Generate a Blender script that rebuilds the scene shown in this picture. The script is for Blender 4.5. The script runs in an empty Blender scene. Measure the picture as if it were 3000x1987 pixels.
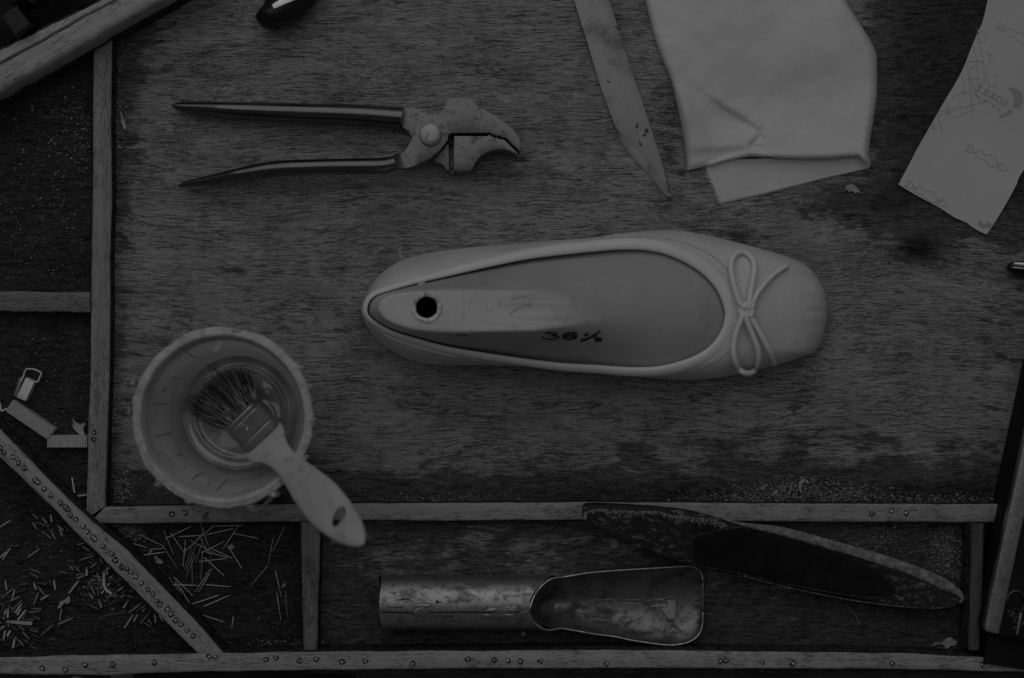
import bpy, bmesh, math, random
import numpy as np
from mathutils import Vector, kdtree, noise as mnoise

random.seed(7); rng = np.random.default_rng(7)
SC = bpy.context.scene
COL = SC.collection
S = 0.18e-3      # metres on the bench per photo pixel
D = 0.9          # camera height over the bench
CX, CY = 1500.0, 993.5

# ---------------------------------------------------------------- camera, world, light, exposure
cam = bpy.data.cameras.new('camera'); co = bpy.data.objects.new('camera', cam); COL.objects.link(co)
co.location = (0, 0, D); cam.lens = 60.0; cam.sensor_width = 36.0; cam.clip_start = 0.01; cam.clip_end = 50
cam.dof.use_dof = True; cam.dof.focus_distance = 0.893; cam.dof.aperture_fstop = 4.5
SC.camera = co
w = bpy.data.worlds.new('World'); SC.world = w; w.use_nodes = True
bg = w.node_tree.nodes['Background']; bg.inputs[0].default_value = (1, 1, 1, 1); bg.inputs[1].default_value = 0.17

def area(name, loc, aim, sx, sy, power):
    l = bpy.data.lights.new(name, 'AREA'); l.shape = 'RECTANGLE'; l.size = sx; l.size_y = sy; l.energy = power
    o = bpy.data.objects.new(name, l); COL.objects.link(o); o.location = loc
    o.rotation_euler = (Vector(aim) - Vector(loc)).to_track_quat('-Z', 'Y').to_euler()
    return o
area('overhead_light', (-0.14, 0.66, 1.35), (0, 0.02, 0), 1.9, 1.5, 17.0)
area('window_light', (-0.15, 1.45, 0.80), (0, 0, 0.02), 1.5, 0.9, 5.0)

vs = SC.view_settings; vs.view_transform = 'Standard'; vs.look = 'None'; vs.exposure = -2.28; vs.gamma = 1
vs.use_curve_mapping = False
SC.cycles.max_bounces = 8

# ---------------------------------------------------------------- helpers
def P(px, py, z=0.0):
    k = S * (D - z) / D
    return Vector(((px - CX) * k, -(py - CY) * k, z))

def crop(ox, oy, sc, pts):
    return [(ox + x / sc, oy + y / sc) for x, y in pts]

def spline(pts, n, closed=False):
    """Catmull-Rom through the points, resampled to n points at even arc length."""
    p = np.array(pts, float); m = len(p); out = []
    segs = m if closed else m - 1
    for i in range(segs):
        if closed: a, b, c, d = p[(i - 1) % m], p[i], p[(i + 1) % m], p[(i + 2) % m]
        else: a, b, c, d = p[max(i - 1, 0)], p[i], p[i + 1], p[min(i + 2, m - 1)]
        for t in np.linspace(0, 1, 12, endpoint=False):
            out.append(.5 * ((2 * b) + (c - a) * t + (2 * a - 5 * b + 4 * c - d) * t * t + (3 * b - a - 3 * c + d) * t ** 3))
    out.append(p[0] if closed else p[-1])
    return resample(out, n, closed)

def resample(pts, n, closed=False):
    q = np.array(pts, float)
    s = np.r_[0, np.cumsum(np.linalg.norm(np.diff(q, axis=0), axis=1))]
    t = np.linspace(0, s[-1], n, endpoint=not closed)
    return np.stack([np.interp(t, s, q[:, k]) for k in range(q.shape[1])], 1)

def nz(x, y, sc, seed=0.0):
    return mnoise.noise(Vector((x * sc + seed * 13.7, y * sc - seed * 7.1, seed * 3.3)))

def mesh_obj(name, verts, faces, mats, parent=None, origin=None, angle=35, mat_idx=None):
    me = bpy.data.meshes.new(name)
    V = [tuple(v) for v in verts]
    if parent is not None: org = parent.get('_o', (0, 0, 0))
    else: org = origin if origin is not None else (0, 0, 0)
    me.from_pydata([(v[0] - org[0], v[1] - org[1], v[2] - org[2]) for v in V], [], [tuple(f) for f in faces])
    if not isinstance(mats, (list, tuple)): mats = [mats]
    for m in mats: me.materials.append(m)
    if mat_idx is not None:
        for p_, i_ in zip(me.polygons, mat_idx): p_.material_index = i_
    me.validate()
    bm = bmesh.new(); bm.from_mesh(me); bmesh.ops.recalc_face_normals(bm, faces=bm.faces); bm.to_mesh(me); bm.free()
    me.shade_smooth()
    if angle < 180: me.set_sharp_from_angle(angle=math.radians(angle))
    o = bpy.data.objects.new(name, me); COL.objects.link(o)
    if parent is not None: o.parent = parent; o['_o'] = tuple(org)
    else: o.location = org; o['_o'] = tuple(org)
    return o

def thing(name, label, cat, loc, group=None):
    o = bpy.data.objects.new(name, None); COL.objects.link(o); o.location = loc; o['_o'] = tuple(loc)
    o.empty_display_size = 0.01
    return tag(o, label, cat, group)

def tag(o, label, cat, group=None, kind=None):
    if label: o['label'] = label
    if cat: o['category'] = cat
    if group: o['group'] = group
    if kind: o['kind'] = kind
    return o

class MB:
    def __init__(s): s.v = []; s.f = []; s.m = []
    def add(s, v, f, m=0):
        b = len(s.v); s.v += [tuple(x) for x in v]
        for q in f: s.f.append(tuple(i + b for i in q)); s.m.append(m)
    def build(s, name, mats, parent=None, origin=None, angle=35):
        return mesh_obj(name, s.v, s.f, mats, parent, origin, angle, s.m)

def grid_faces(nr, nc, wrap=False):
    F = []
    for i in range(nr - 1):
        for j in range(nc if wrap else nc - 1):
            k = (j + 1) % nc
            F.append((i * nc + j, i * nc + k, (i + 1) * nc + k, (i + 1) * nc + j))
    return F

def tube(mb, pts, r, n=8, m=0, caps=True, flat=1.0):
    """pts world vectors; r number or list."""
    pts = [Vector(p) for p in pts]; N = len(pts)
    R = r if hasattr(r, '__len__') else [r] * N
    V = []
    for i, p in enumerate(pts):
        t = (pts[min(i + 1, N - 1)] - pts[max(i - 1, 0)])
        if t.length < 1e-9: t = Vector((1, 0, 0))
        t.normalize()
        up = Vector((0, 0, 1)) if abs(t.z) < .95 else Vector((1, 0, 0))
        a = t.cross(up).normalized(); b = a.cross(t).normalized()
        for k in range(n):
            an = 2 * math.pi * k / n
            V.append(p + a * math.cos(an) * R[i] + b * math.sin(an) * R[i] * flat)
    F = grid_faces(N, n, True)
    if caps: F += [tuple(range(n))[::-1], tuple(range((N - 1) * n, N * n))]
    mb.add(V, F, m)

def loft(mb, st, n=28, m=0, expo=2.0, caps=True):
    """st: (cx, cy, hwx, hwy, z, hz[, expo]) sections in photo px and metres."""
    V = []
    for q in st:
        cx, cy, hx, hy, z, hz = q[:6]; e = q[6] if len(q) > 6 else expo
        for k in range(n):
            an = 2 * math.pi * k / n
            c, s_ = math.cos(an), math.sin(an)
            c = math.copysign(abs(c) ** (2 / e), c); s_ = math.copysign(abs(s_) ** (2 / e), s_)
            b = P(cx + hx * c, cy + hy * c, z)
            V.append((b.x, b.y, z + hz * s_))
    F = grid_faces(len(st), n, True)
    if caps: F += [tuple(range(n))[::-1], tuple(range((len(st) - 1) * n, len(st) * n))]
    mb.add(V, F, m)

def LR(L, R, n, zf, hf, expo=2.0):
    L = spline(L, n); R = spline(R, n); st = []
    for i in range(n):
        t = i / (n - 1)
        c = (L[i] + R[i]) / 2; h = (R[i] - L[i]) / 2
        st.append((c[0], c[1], h[0], h[1], zf(t), hf(t), expo))
    return st

def plate(poly, z0, z1, bev=0.0005, segs=2, zf=None):
    """prism of a photo-space polygon (traced at its top), bevelled top."""
    bm = bmesh.new()
    top = []
    for x, y in poly:
        z = z1 if zf is None else zf(x, y)
        top.append(bm.verts.new(P(x, y, z)))
    bot = [bm.verts.new((v.co.x, v.co.y, z0)) for v in top]
    ft = bm.faces.new(top); bm.faces.new(bot[::-1])
    n = len(top)
    for i in range(n): bm.faces.new((top[i], bot[i], bot[(i + 1) % n], top[(i + 1) % n]))
    bmesh.ops.recalc_face_normals(bm, faces=bm.faces)
    if bev > 0:
        bmesh.ops.bevel(bm, geom=list(ft.edges), offset=bev, segments=segs, affect='EDGES', clamp_overlap=True, profile=.6)
    bmesh.ops.triangulate(bm, faces=[f for f in bm.faces if len(f.verts) > 4])
    v = [tuple(q.co) for q in bm.verts]; bm.verts.index_update()
    f = [tuple(q.index for q in fc.verts) for fc in bm.faces]; bm.free()
    return v, f

class SurfZ:
    def __init__(s, pts):
        s.p = pts; s.k = kdtree.KDTree(len(pts))
        for i, q in enumerate(pts): s.k.insert((q[0], q[1], 0), i)
        s.k.balance()
    def __call__(s, x, y):
        r = s.k.find_n((x, y, 0), 4); wsum = 0; z = 0
        for c, i, d in r:
            w_ = 1 / (d + .3); z += w_ * s.p[i][2]; wsum += w_
        return z / wsum

def stroke(mb, pts, width, zf, off=0.00015, n=None, m=0, jit=0.0):
    q = np.array(pts, float)
    L = np.sum(np.linalg.norm(np.diff(q, axis=0), axis=1))
    n = n or max(3, int(L / 4))
    q = spline(q, n) if len(q) > 2 else resample(q, n)
    V = []
    for i in range(n):
        t = q[min(i + 1, n - 1)] - q[max(i - 1, 0)]; t = t / (np.linalg.norm(t) + 1e-9)
        nn = np.array((-t[1], t[0])) * width / 2 * (1 + jit * random.uniform(-1, 1))
        for sg in (-1, 1):
            a = q[i] + nn * sg; V.append(P(a[0], a[1], zf(a[0], a[1]) + off))
    mb.add(V, grid_faces(n, 2), m)

def blob(mb, cx, cy, rx, ry, z0, h, seed, n=14, rough=.35, rot=0.0, m=0):
    """a low irregular scrap lying on a surface"""
    V = []; rings = [1.0, .96, .7, .35]; hz = [0, .6, 1, 1]
    for r, hh in zip(rings, hz):
        for k in range(n):
            a = 2 * math.pi * k / n
            rr = r * (1 + rough * nz(math.cos(a) * 2, math.sin(a) * 2, 1.0, seed))
            x = rx * rr * math.cos(a); y = ry * rr * math.sin(a)
            px = cx + x * math.cos(rot) - y * math.sin(rot); py = cy + x * math.sin(rot) + y * math.cos(rot)
            b = P(px, py, z0); V.append((b.x, b.y, z0 + h * hh * (1 + .5 * nz(px, py, .3, seed))))
    F = grid_faces(4, n, True) + [tuple(range(3 * n, 4 * n)), tuple(range(n))[::-1]]
    mb.add(V, F, m)

# ---------------------------------------------------------------- materials
class NT:
    def __init__(s, name):
        s.mat = bpy.data.materials.new(name); s.mat.use_nodes = True; s.t = s.mat.node_tree
        s.b = s.t.nodes['Principled BSDF']; s.tc = s.n('ShaderNodeTexCoord'); s.co = s.tc.outputs['Object']
    def n(s, t, **k):
        o = s.t.nodes.new(t)
        for a, v in k.items(): setattr(o, a, v)
        return o
    def link(s, a, b): s.t.links.new(a, b)
    def mapping(s, scale, rot=0.0, loc=(0, 0, 0), src=None):
        r = s.n('ShaderNodeMapping'); r.inputs['Rotation'].default_value = (0, 0, -rot)
        s.link(src or s.co, r.inputs['Vector'])
        m = s.n('ShaderNodeMapping'); m.inputs['Scale'].default_value = scale; m.inputs['Location'].default_value = loc
        s.link(r.outputs[0], m.inputs['Vector']); return m.outputs[0]
    def noise(s, vec, scale=1.0, detail=4, rough=.55, dist=0.0):
        q = s.n('ShaderNodeTexNoise'); q.inputs['Scale'].default_value = scale; q.inputs['Detail'].default_value = detail
        q.inputs['Roughness'].default_value = rough; q.inputs['Distortion'].default_value = dist
        s.link(vec, q.inputs['Vector']); return q.outputs['Fac']
    def ramp(s, f, a, b, c0=0.0, c1=1.0):
        r = s.n('ShaderNodeMapRange'); r.interpolation_type = 'SMOOTHSTEP'
        s.link(f, r.inputs[0]); r.inputs[1].default_value = a; r.inputs[2].default_value = b
        r.inputs[3].default_value = c0; r.inputs[4].default_value = c1; return r.outputs[0]
    def math(s, op, a, b=0.0):
        m = s.n('ShaderNodeMath', operation=op)
        for i, v in enumerate((a, b)):
            if isinstance(v, (int, float)): m.inputs[i].default_value = v
            else: s.link(v, m.inputs[i])
        return m.outputs[0]
    def mix(s, f, a, b):
        m = s.n('ShaderNodeMix', data_type='FLOAT')
        for i, v in ((0, f), (2, a), (3, b)):
            if isinstance(v, (int, float)): m.inputs[i].default_value = v
            else: s.link(v, m.inputs[i])
        return m.outputs[0]
    def color(s, v):
        c = s.n('ShaderNodeCombineColor')
        for i in range(3):
            if isinstance(v, (int, float)): c.inputs[i].default_value = v
            else: s.link(v, c.inputs[i])
        s.link(c.outputs[0], s.b.inputs['Base Color'])
    def rough(s, v):
        if isinstance(v, (int, float)): s.b.inputs['Roughness'].default_value = v
        else: s.link(v, s.b.inputs['Roughness'])
    def bump(s, h, dist=0.0003, strength=1.0):
        b = s.n('ShaderNodeBump'); b.inputs['Distance'].default_value = dist; b.inputs['Strength'].default_value = strength
        s.link(h, b.inputs['Height']); s.link(b.outputs[0], s.b.inputs['Normal'])

def m_plain(name, lo, hi, scale=60, rough=.6, metal=0.0, bump=0.0, bscale=800, spec=.5, stretch=(1, 1, 1), rot=0.0, sss=0.0, a=.35, b=.65, detail=5):
    q = NT(name); v = q.mapping(stretch, rot)
    q.color(q.ramp(q.noise(v, scale, detail, .6), a, b, lo, hi)); q.rough(rough)
    q.b.inputs['Metallic'].default_value = metal; q.b.inputs['Specular IOR Level'].default_value = spec
    if bump: q.bump(q.noise(v, bscale, 4), bump)
    return q.mat

def m_metal(name, base, dark, rough=.38, scale=90, stretch=(1, 1, 1), rot=0.0, dark_a=.5, dark_b=.68, bump=.00010, scr=.08, fsc=(1100, 700, 900)):
    """worn steel: bright metal with tarnish patches, fine scratches and pits"""
    q = NT(name); v = q.mapping(stretch, rot)
    tar = q.ramp(q.noise(v, scale, 7, .65, .4), dark_a, dark_b)
    fine = q.noise(q.mapping(fsc, rot), 1, 3)
    pit = q.ramp(q.noise(v, 1500, 3, .6), .62, .72)
    tar2 = q.math('MAXIMUM', tar, q.math('MULTIPLY', pit, .7))
    c = q.mix(tar2, base, dark); c = q.math('MULTIPLY', c, q.ramp(fine, .3, .7, 1 - scr, 1 + scr))
    q.color(c); q.b.inputs['Metallic'].default_value = 1.0
    q.rough(q.math('ADD', q.mix(tar2, rough, min(rough + .25, .9)), q.ramp(fine, .3, .7, -.05, .05)))
    h = q.math('ADD', q.math('MULTIPLY', pit, -1), q.math('MULTIPLY', fine, .4)); q.bump(h, bump)
    return q.mat

def m_wood(name, base, dark, rot=0.0, crack=.45, dirt=.55, stain=None, seedloc=(0, 0, 0), ca=.54, cb=.66):
    """grain runs along local x after rotation"""
    q = NT(name)
    wob = q.noise(q.mapping((12, 30, 30), rot, seedloc), 1, 2)
    v = q.mapping((14, 420, 420), rot, seedloc)
    g = q.noise(v, 1, 6, .6, .6)
    c = q.ramp(g, .3, .7, base * .80, base * 1.08)
    fine = q.noise(q.mapping((190, 2100, 2100), rot, seedloc), 1, 5, .68, .5)
    fm = q.math('MULTIPLY', q.ramp(fine, ca, cb), q.ramp(q.noise(q.mapping((60, 90, 90), rot, seedloc), 1, 3), .4, .6, .15, 1))
    c = q.mix(q.math('MULTIPLY', fm, crack), c, dark)
    d = q.ramp(q.noise(q.mapping((50, 110, 110), rot, seedloc), 1, 7, .7), .5, .72)
    c = q.mix(q.math('MULTIPLY', d, dirt), c, dark)
    sp = q.ramp(q.noise(q.mapping((500, 700, 700), rot, seedloc), 1, 3), .68, .75)
    c = q.mix(q.math('MULTIPLY', sp, .6), c, dark)
    q.color(c); q.rough(.75); q.b.inputs['Specular IOR Level'].default_value = .2
    q.bump(q.math('SUBTRACT', q.math('MULTIPLY', g, .4), fm), .0004)
    return q.mat

def m_board():
    q = NT('worn_bench_board_wood')
    at = q.n('ShaderNodeAttribute', attribute_name='dirt').outputs['Fac']
    # wandering grain: coordinates pushed about by a slow noise
    nzv = q.n('ShaderNodeTexNoise'); nzv.inputs['Scale'].default_value = 9; nzv.inputs['Detail'].default_value = 2
    q.link(q.co, nzv.inputs['Vector'])
    sub = q.n('ShaderNodeVectorMath', operation='SUBTRACT'); q.link(nzv.outputs['Color'], sub.inputs[0]); sub.inputs[1].default_value = (.5, .5, .5)
    sc = q.n('ShaderNodeVectorMath', operation='MULTIPLY'); q.link(sub.outputs[0], sc.inputs[0]); sc.inputs[1].default_value = (0, .017, 0)
    ad = q.n('ShaderNodeVectorMath', operation='ADD'); q.link(q.co, ad.inputs[0]); q.link(sc.outputs[0], ad.inputs[1])
    V = ad.outputs[0]
    def mp(s, loc=(0, 0, 0)): return q.mapping(s, 0, loc, V)
    g = q.noise(mp((8, 300, 1)), 1, 7, .64, .15)
    base = q.ramp(g, .28, .72, .295, .385)
    med = q.noise(mp((26, 60, 1), (4, 0, 0)), 1, 5, .6)
    base = q.math('MULTIPLY', base, q.ramp(med, .3, .7, .80, 1.12))
    # short dark pits and splits along the grain
    f1 = q.noise(mp((95, 1350, 1)), 1, 5, .68, .35)
    dens = q.ramp(q.noise(mp((22, 60, 1), (9, 2, 0)), 1, 4, .6), .34, .62)
    cr = q.math('MULTIPLY', q.ramp(f1, .56, .63), q.mix(dens, .25, 1.0))
    f2 = q.noise(mp((150, 2500, 1), (3, 0, 0)), 1, 3, .6, .2)
    cr2 = q.math('MULTIPLY', q.ramp(f2, .56, .66), .38)
    f5 = q.math('ABSOLUTE', q.math('SUBTRACT', q.noise(mp((17, 330, 1), (8, 3, 0)), 1, 5, .62, .3), .5))
    cr2 = q.math('MAXIMUM', cr2, q.math('MULTIPLY', q.ramp(f5, .0, .012, 1, 0), q.ramp(q.noise(mp((28, 90, 1), (6, 6, 0)), 1, 4), .48, .6)))
    # cross checks: thin wandering splits
    f3 = q.math('ABSOLUTE', q.math('SUBTRACT', q.noise(mp((120, 420, 1), (5, 5, 0)), 1, 4, .7, 1.2), .5))
    cr3 = q.math('MULTIPLY', q.ramp(f3, .0, .014, 1, 0), q.ramp(q.noise(mp((30, 40, 1), (1, 8, 0)), 1, 3), .5, .62))
    crack = q.math('MAXIMUM', q.math('MAXIMUM', cr, cr2), q.math('MULTIPLY', cr3, .8))
    c = q.mix(q.math('MULTIPLY', crack, .62), base, .05)
    # dirt: painted places broken up by noise along the grain
    dn = q.noise(mp((70, 260, 1), (2, 2, 0)), 1, 9, .72, .3)
    db = q.noise(mp((38, 60, 1), (7, 1, 0)), 1, 8, .66)
    dd = q.math('ADD', q.math('MULTIPLY', dn, .55), q.math('MULTIPLY', db, .45))
    lev = q.math('ADD', dd, q.math('SUBTRACT', q.math('MULTIPLY', at, .34), .12))
    dm = q.ramp(lev, .47, .535)
    soft = q.ramp(at, 0, 1, 1.0, .72)
    c = q.math('MULTIPLY', c, soft)
    dirt_shade_col = q.math('MULTIPLY', q.ramp(q.noise(mp((160, 420, 1), (3, 3, 0)), 1, 5, .7), .3, .72, .025, .13), 1.0)
    dirt_shade_col = q.math('MULTIPLY', dirt_shade_col, q.ramp(at, .6, 1.0, 1.0, .42))  # trays darker still: fall-off of light painted into the dirt colour
    c = q.mix(q.math('MULTIPLY', dm, q.ramp(at, .5, 1, .8, .93)), c, dirt_shade_col)
    # pale grit worked into the dirt
    gr = q.math('MULTIPLY', q.ramp(q.noise(q.mapping((900, 1300, 1)), 1, 3, .6), .63, .72), q.math('MULTIPLY', at, .7))
    c = q.mix(gr, c, .24)
    ds = q.math('MULTIPLY', q.ramp(q.noise(q.mapping((240, 330, 1)), 1, 4), .69, .73), .75)
    c = q.mix(ds, c, .03)
    q.color(c); q.rough(.7); q.b.inputs['Specular IOR Level'].default_value = .22
    h = q.math('SUBTRACT', q.math('MULTIPLY', g, .35), q.math('ADD', crack, q.math('MULTIPLY', dm, .25)))
    q.bump(h, .00055)
    return q.mat

BOARD = m_board()
def strip_mat(name, ang, base=.44, **k): return m_wood(name, base, .06, ang, **k)
M_TACK = m_metal('tack_steel', .62, .28, .48, 300)
M_HALO = m_plain('tack_dent_shade', .02, .07, 500, .8)  # dark disc painting the contact shade in the dent round each tack
M_NAIL = m_metal('pin_steel', .62, .22, .42, 200)
M_PEG = m_metal('short_tack_steel', .25, .06, .40, 150)
M_PLIER = m_metal('forged_plier_steel', .20, .08, .36, 260, dark_a=.5, dark_b=.78)
M_PLIERH = m_metal('polished_dark_handle_steel', .17, .04, .24, 60, (1, 4, 1), dark_a=.55, dark_b=.8, bump=.00001, fsc=(90, 1400, 1400))
M_RIVET = m_metal('rivet_steel', .36, .2, .42, 160)
M_KNIFE = m_metal('knife_blade_steel', .29, .17, .46, 26, (1, .8, 1), math.radians(-70), .46, .74, .00004, .14, (500, 2200, 900))
M_KNIFEB = m_metal('ground_bevel_steel', .58, .36, .5, 40, (1, 1, 1), math.radians(-50), .45, .7, .00008)
M_RUST = m_plain('dark_rust_stain', .05, .10, 300, .8)
M_SHOE = m_plain('pale_shoe_leather', .64, .75, 46, .5, 0, .00010, 900, .35)
M_BIND = m_plain('leather_binding', .80, .84, 30, .45, 0, .00003, 2600, .35)
M_STITCH = m_plain('stitch_thread', .12, .22, 400, .8)
def m_last():
    q = NT('worn_plastic_last_lit_top'); v = q.mapping((1, 1, 1)); at = q.n('ShaderNodeAttribute', attribute_name='crown').outputs['Fac']
    c = q.mix(at, q.ramp(q.noise(v, 14, 5), .35, .65, .43, .50), q.ramp(q.noise(v, 60, 6, .65), .3, .7, .60, .70))  # paler crown: stronger light on the top painted into the plastic
    sm = q.math('MULTIPLY', q.ramp(q.noise(q.mapping((120, 60, 1), .6), 1, 6, .7), .55, .72), .3)
    sp = q.math('MULTIPLY', q.ramp(q.noise(v, 420, 3), .70, .76), .5)
    q.color(q.mix(q.math('MAXIMUM', sm, sp), c, .22)); q.rough(.42); q.b.inputs['Specular IOR Level'].default_value = .35
    q.bump(q.noise(v, 700, 4), .00006); return q.mat
M_LAST = m_last()
M_COLLAR = m_plain('chipped_metal_collar', .42, .88, 500, .5, 0, .0002, 1200, .4, a=.4, b=.55)
M_HOLE = m_plain('dark_socket', .004, .006, 20, .9, spec=0)
M_MARK = m_plain('marker_ink', .015, .05, 700, .7)
M_MARKF = m_plain('faded_marker_ink', .2, .42, 900, .7)
M_BLACK = m_plain('black_plastic', .012, .022, 60, .4, 0, .00005, 900, .4)
M_BLACKM = m_plain('matt_black_housing', .010, .016, 60, .75, spec=.2)
M_FLOOR = m_plain('dark_floor', .03, .05, 12, .9, spec=.1)
M_APRON = m_plain('dark_apron_cloth', .07, .11, 30, .95, 0, .0003, 1500, .1)

# ---------------------------------------------------------------- bench board (setting)
def gauss(x, y, cx, cy, sx, sy, a): return a * np.exp(-((x - cx) / sx) ** 2 - ((y - cy) / sy) ** 2)
def sig(x, c, w_): return 1 / (1 + np.exp(-(x - c) / w_))
def dirt_shade_map(x, y):
    d = np.full_like(x, .06)
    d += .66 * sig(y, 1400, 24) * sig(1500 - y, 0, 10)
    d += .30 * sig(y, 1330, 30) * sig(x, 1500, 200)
    d += .85 * sig(x, 2560, 45) * sig(-y, -660, 45)                    # worn black patch right of the cloth
    d += gauss(x, y, 2690, 730, 60, 42, .95) + gauss(x, y, 2480, 600, 160, 50, .55) + gauss(x, y, 1960, 1150, 40, 22, .3) + gauss(x, y, 2330, 1195, 22, 14, .6) + gauss(x, y, 1850, 1320, 60, 28, .45) + gauss(x, y, 2560, 1290, 90, 18, .5) + gauss(x, y, 2220, 715, 110, 40, .2)
    d += gauss(x, y, 1960, 330, 60, 260, .28) + gauss(x, y, 2280, 1290, 230, 60, .2) + gauss(x, y, 2880, 1040, 80, 50, .15)
    d += .12 * sig(x, 2780, 60) * sig(y, 560, 60)
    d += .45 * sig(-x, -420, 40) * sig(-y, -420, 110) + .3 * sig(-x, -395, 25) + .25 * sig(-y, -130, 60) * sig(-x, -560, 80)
    d += gauss(x, y, 900, 1330, 160, 60, .15) + gauss(x, y, 670, 785, 50, 20, .35) + gauss(x, y, 1100, 1240, 60, 60, -.05)
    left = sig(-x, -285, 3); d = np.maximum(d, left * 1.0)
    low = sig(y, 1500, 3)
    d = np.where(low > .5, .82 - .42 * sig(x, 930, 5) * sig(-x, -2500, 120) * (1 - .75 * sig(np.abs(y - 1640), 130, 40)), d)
    d = np.where((low > .5) & (x < 890), .97, d)  # corner tray floors: dirt plus painted shade
    return np.clip(d, 0, 1)

nx, ny = 330, 230
xs = np.linspace(-.42, .42, nx); ys = np.linspace(-.1762, .33, ny)
X, Y = np.meshgrid(xs, ys)
V = np.stack([X.ravel(), Y.ravel(), np.zeros(X.size)], 1)
board = mesh_obj('bench_top', V, grid_faces(ny, nx), BOARD)
att = board.data.attributes.new('dirt', 'FLOAT', 'POINT')
att.data.foreach_set('value', dirt_shade_map(V[:, 0] / S + CX, -V[:, 1] / S + CY).astype(np.float32))
tag(board, 'worn wooden bench board with horizontal grain, dark dirt and fine splits', None, kind='structure')
bb = MB()
bb.add([(-.42, -.1762, -.001), (.42, -.1762, -.001), (.42, .33, -.001), (-.42, .33, -.001),
        (-.42, -.1762, -.02), (.42, -.1762, -.02), (.42, .33, -.02), (-.42, .33, -.02)],
       [(0, 1, 2, 3), (4, 7, 6, 5), (0, 4, 5, 1), (1, 5, 6, 2), (2, 6, 7, 3), (3, 7, 4, 0)])
tag(bb.build('bench_underside', strip_mat('underside_wood', 0, .1)), 'thickness of the wooden bench board', None, kind='structure')
fl = MB(); fl.add([(-3, -3, -.45), (3, -3, -.45), (3, 3, -.45), (-3, 3, -.45)], [(0, 1, 2, 3)])
tag(fl.build('floor', M_FLOOR), 'dark floor under the bench front', None, kind='structure')

# ---------------------------------------------------------------- wooden divider strips
M_SHADE_GRIME = m_plain('shaded_grimy_strip_side', .02, .07, 240, .85, 0, .0003, 900, .1)  # shade of the side faces painted in together with their grime
def strip(name, label, L, R, z1, ang, base, tacks=(), n=90, b=.0011, jit=1.0, seed=1, cat='wooden strip', **k):
    """L,R: photo polylines of the two top edges; z1 height."""
    n = max(n, 30); Lp = resample(L, n); Rp = resample(R, n)
    mid = (Lp[n // 2] + Rp[n // 2]) / 2; o = P(mid[0], mid[1], 0)
    t = thing(name, label, cat, o, 'wooden strips nailed to the bench')
    V = []
    for i in range(n):
        l = P(*Lp[i], z1); r = P(*Rp[i], z1)
        ac = (r - l).normalized()
        jl = S * jit * (2.4 * nz(i, 0, .11, seed) + 1.3 * nz(i, 0, .55, seed + 3)); jr = S * jit * (2.4 * nz(i, 5, .11, seed + 7) + 1.3 * nz(i, 5, .55, seed + 9))
        l = l + ac * jl; r = r + ac * jr
        sec = [(l, 0), (l, z1 - b), (l + ac * b * .3, z1 - b * .3), (l + ac * b, z1), (l.lerp(r, .35), z1), (l.lerp(r, .65), z1), (r - ac * b, z1), (r - ac * b * .3, z1 - b * .3), (r, z1 - b), (r, 0)]
        for j, (p, z) in enumerate(sec):
            dz = .00012 * nz(p.x, p.y, 300, seed) if z > .001 else .0002
            V.append((p.x, p.y, z + dz))
    F = grid_faces(n, 10) + [tuple(range(10)), tuple(range((n - 1) * 10, n * 10))[::-1]]
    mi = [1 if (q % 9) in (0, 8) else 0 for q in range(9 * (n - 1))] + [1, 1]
    body = mesh_obj('strip_body', V, F, [strip_mat('wood_' + name + str(seed), ang, base, seedloc=(seed * 3.1, seed * 1.7, 0), **k), M_SHADE_GRIME], t, angle=50, mat_idx=mi)
    for (x, y) in tacks:
        mb = MB(); c = P(x, y, z1)
        nseg = 10; rot = random.random() * 6
        def ring(r, z, wob=0):
            return [(c.x + r * math.cos(rot + 2 * math.pi * k_ / nseg) * (1 + wob * random.uniform(-1, 1)), c.y + r * math.sin(rot + 2 * math.pi * k_ / nseg) * (1 + wob * random.uniform(-1, 1)), z1 + z) for k_ in range(nseg)]
        hv = ring(.0015, .0002, .35)
        mb.add(hv + [(c.x, c.y, z1 + .00035)], [(k_, (k_ + 1) % nseg, nseg) for k_ in range(nseg)], 1)
        r_ = random.uniform(.00072, .00105)
        mb.add(ring(r_, .0002) + ring(r_ * .96, .0005) + ring(r_ * .66, .0009, .1) + [(c.x + random.uniform(-.2, .2) * r_, c.y + random.uniform(-.2, .2) * r_, z1 + .0012)],
               grid_faces(3, nseg, True) + [(2 * nseg + k_, 2 * nseg + (k_ + 1) % nseg, 3 * nseg) for k_ in range(nseg)], 0)
        mb.build('tack_head', [M_TACK, M_HALO], t, angle=20)
    return t

ZL = .011; ZH = .021
strip('wooden_strip', 'upright pale wooden strip on the left, from the thick beam down to the long rail',
      [(275, 60), (272, 300), (270, 600), (267, 900), (262, 1150), (256, 1350), (252, 1520)], [(328, 60), (326, 300), (326, 600), (322, 900), (318, 1150), (312, 1350), (309, 1483)], ZL, math.pi / 2, .36,
      tacks=[(275, 1268), (276, 1287)], seed=1)
strip('wooden_strip', 'short dark wooden strip running off the left edge above the staples',
      [(-60, 854), (100, 855), (264, 857)], [(-60, 912), (100, 913), (264, 917)], ZL - .001, 0, .25, n=40, seed=2)
strip('wooden_strip', 'long horizontal wooden rail passing behind the glue pot and under the black sole',
      [(309, 1485), (700, 1479), (1100, 1475), (1700, 1472), (2300, 1475), (2960, 1479)], [(258, 1536), (700, 1530), (1100, 1526), (1700, 1524), (2300, 1529), (2960, 1532)], ZL, 0, .40,
      tacks=[(504, 1508), (541, 1503), (2554, 1505), (2612, 1498), (2654, 1503), (602, 1510)], n=200, seed=3)
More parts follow.
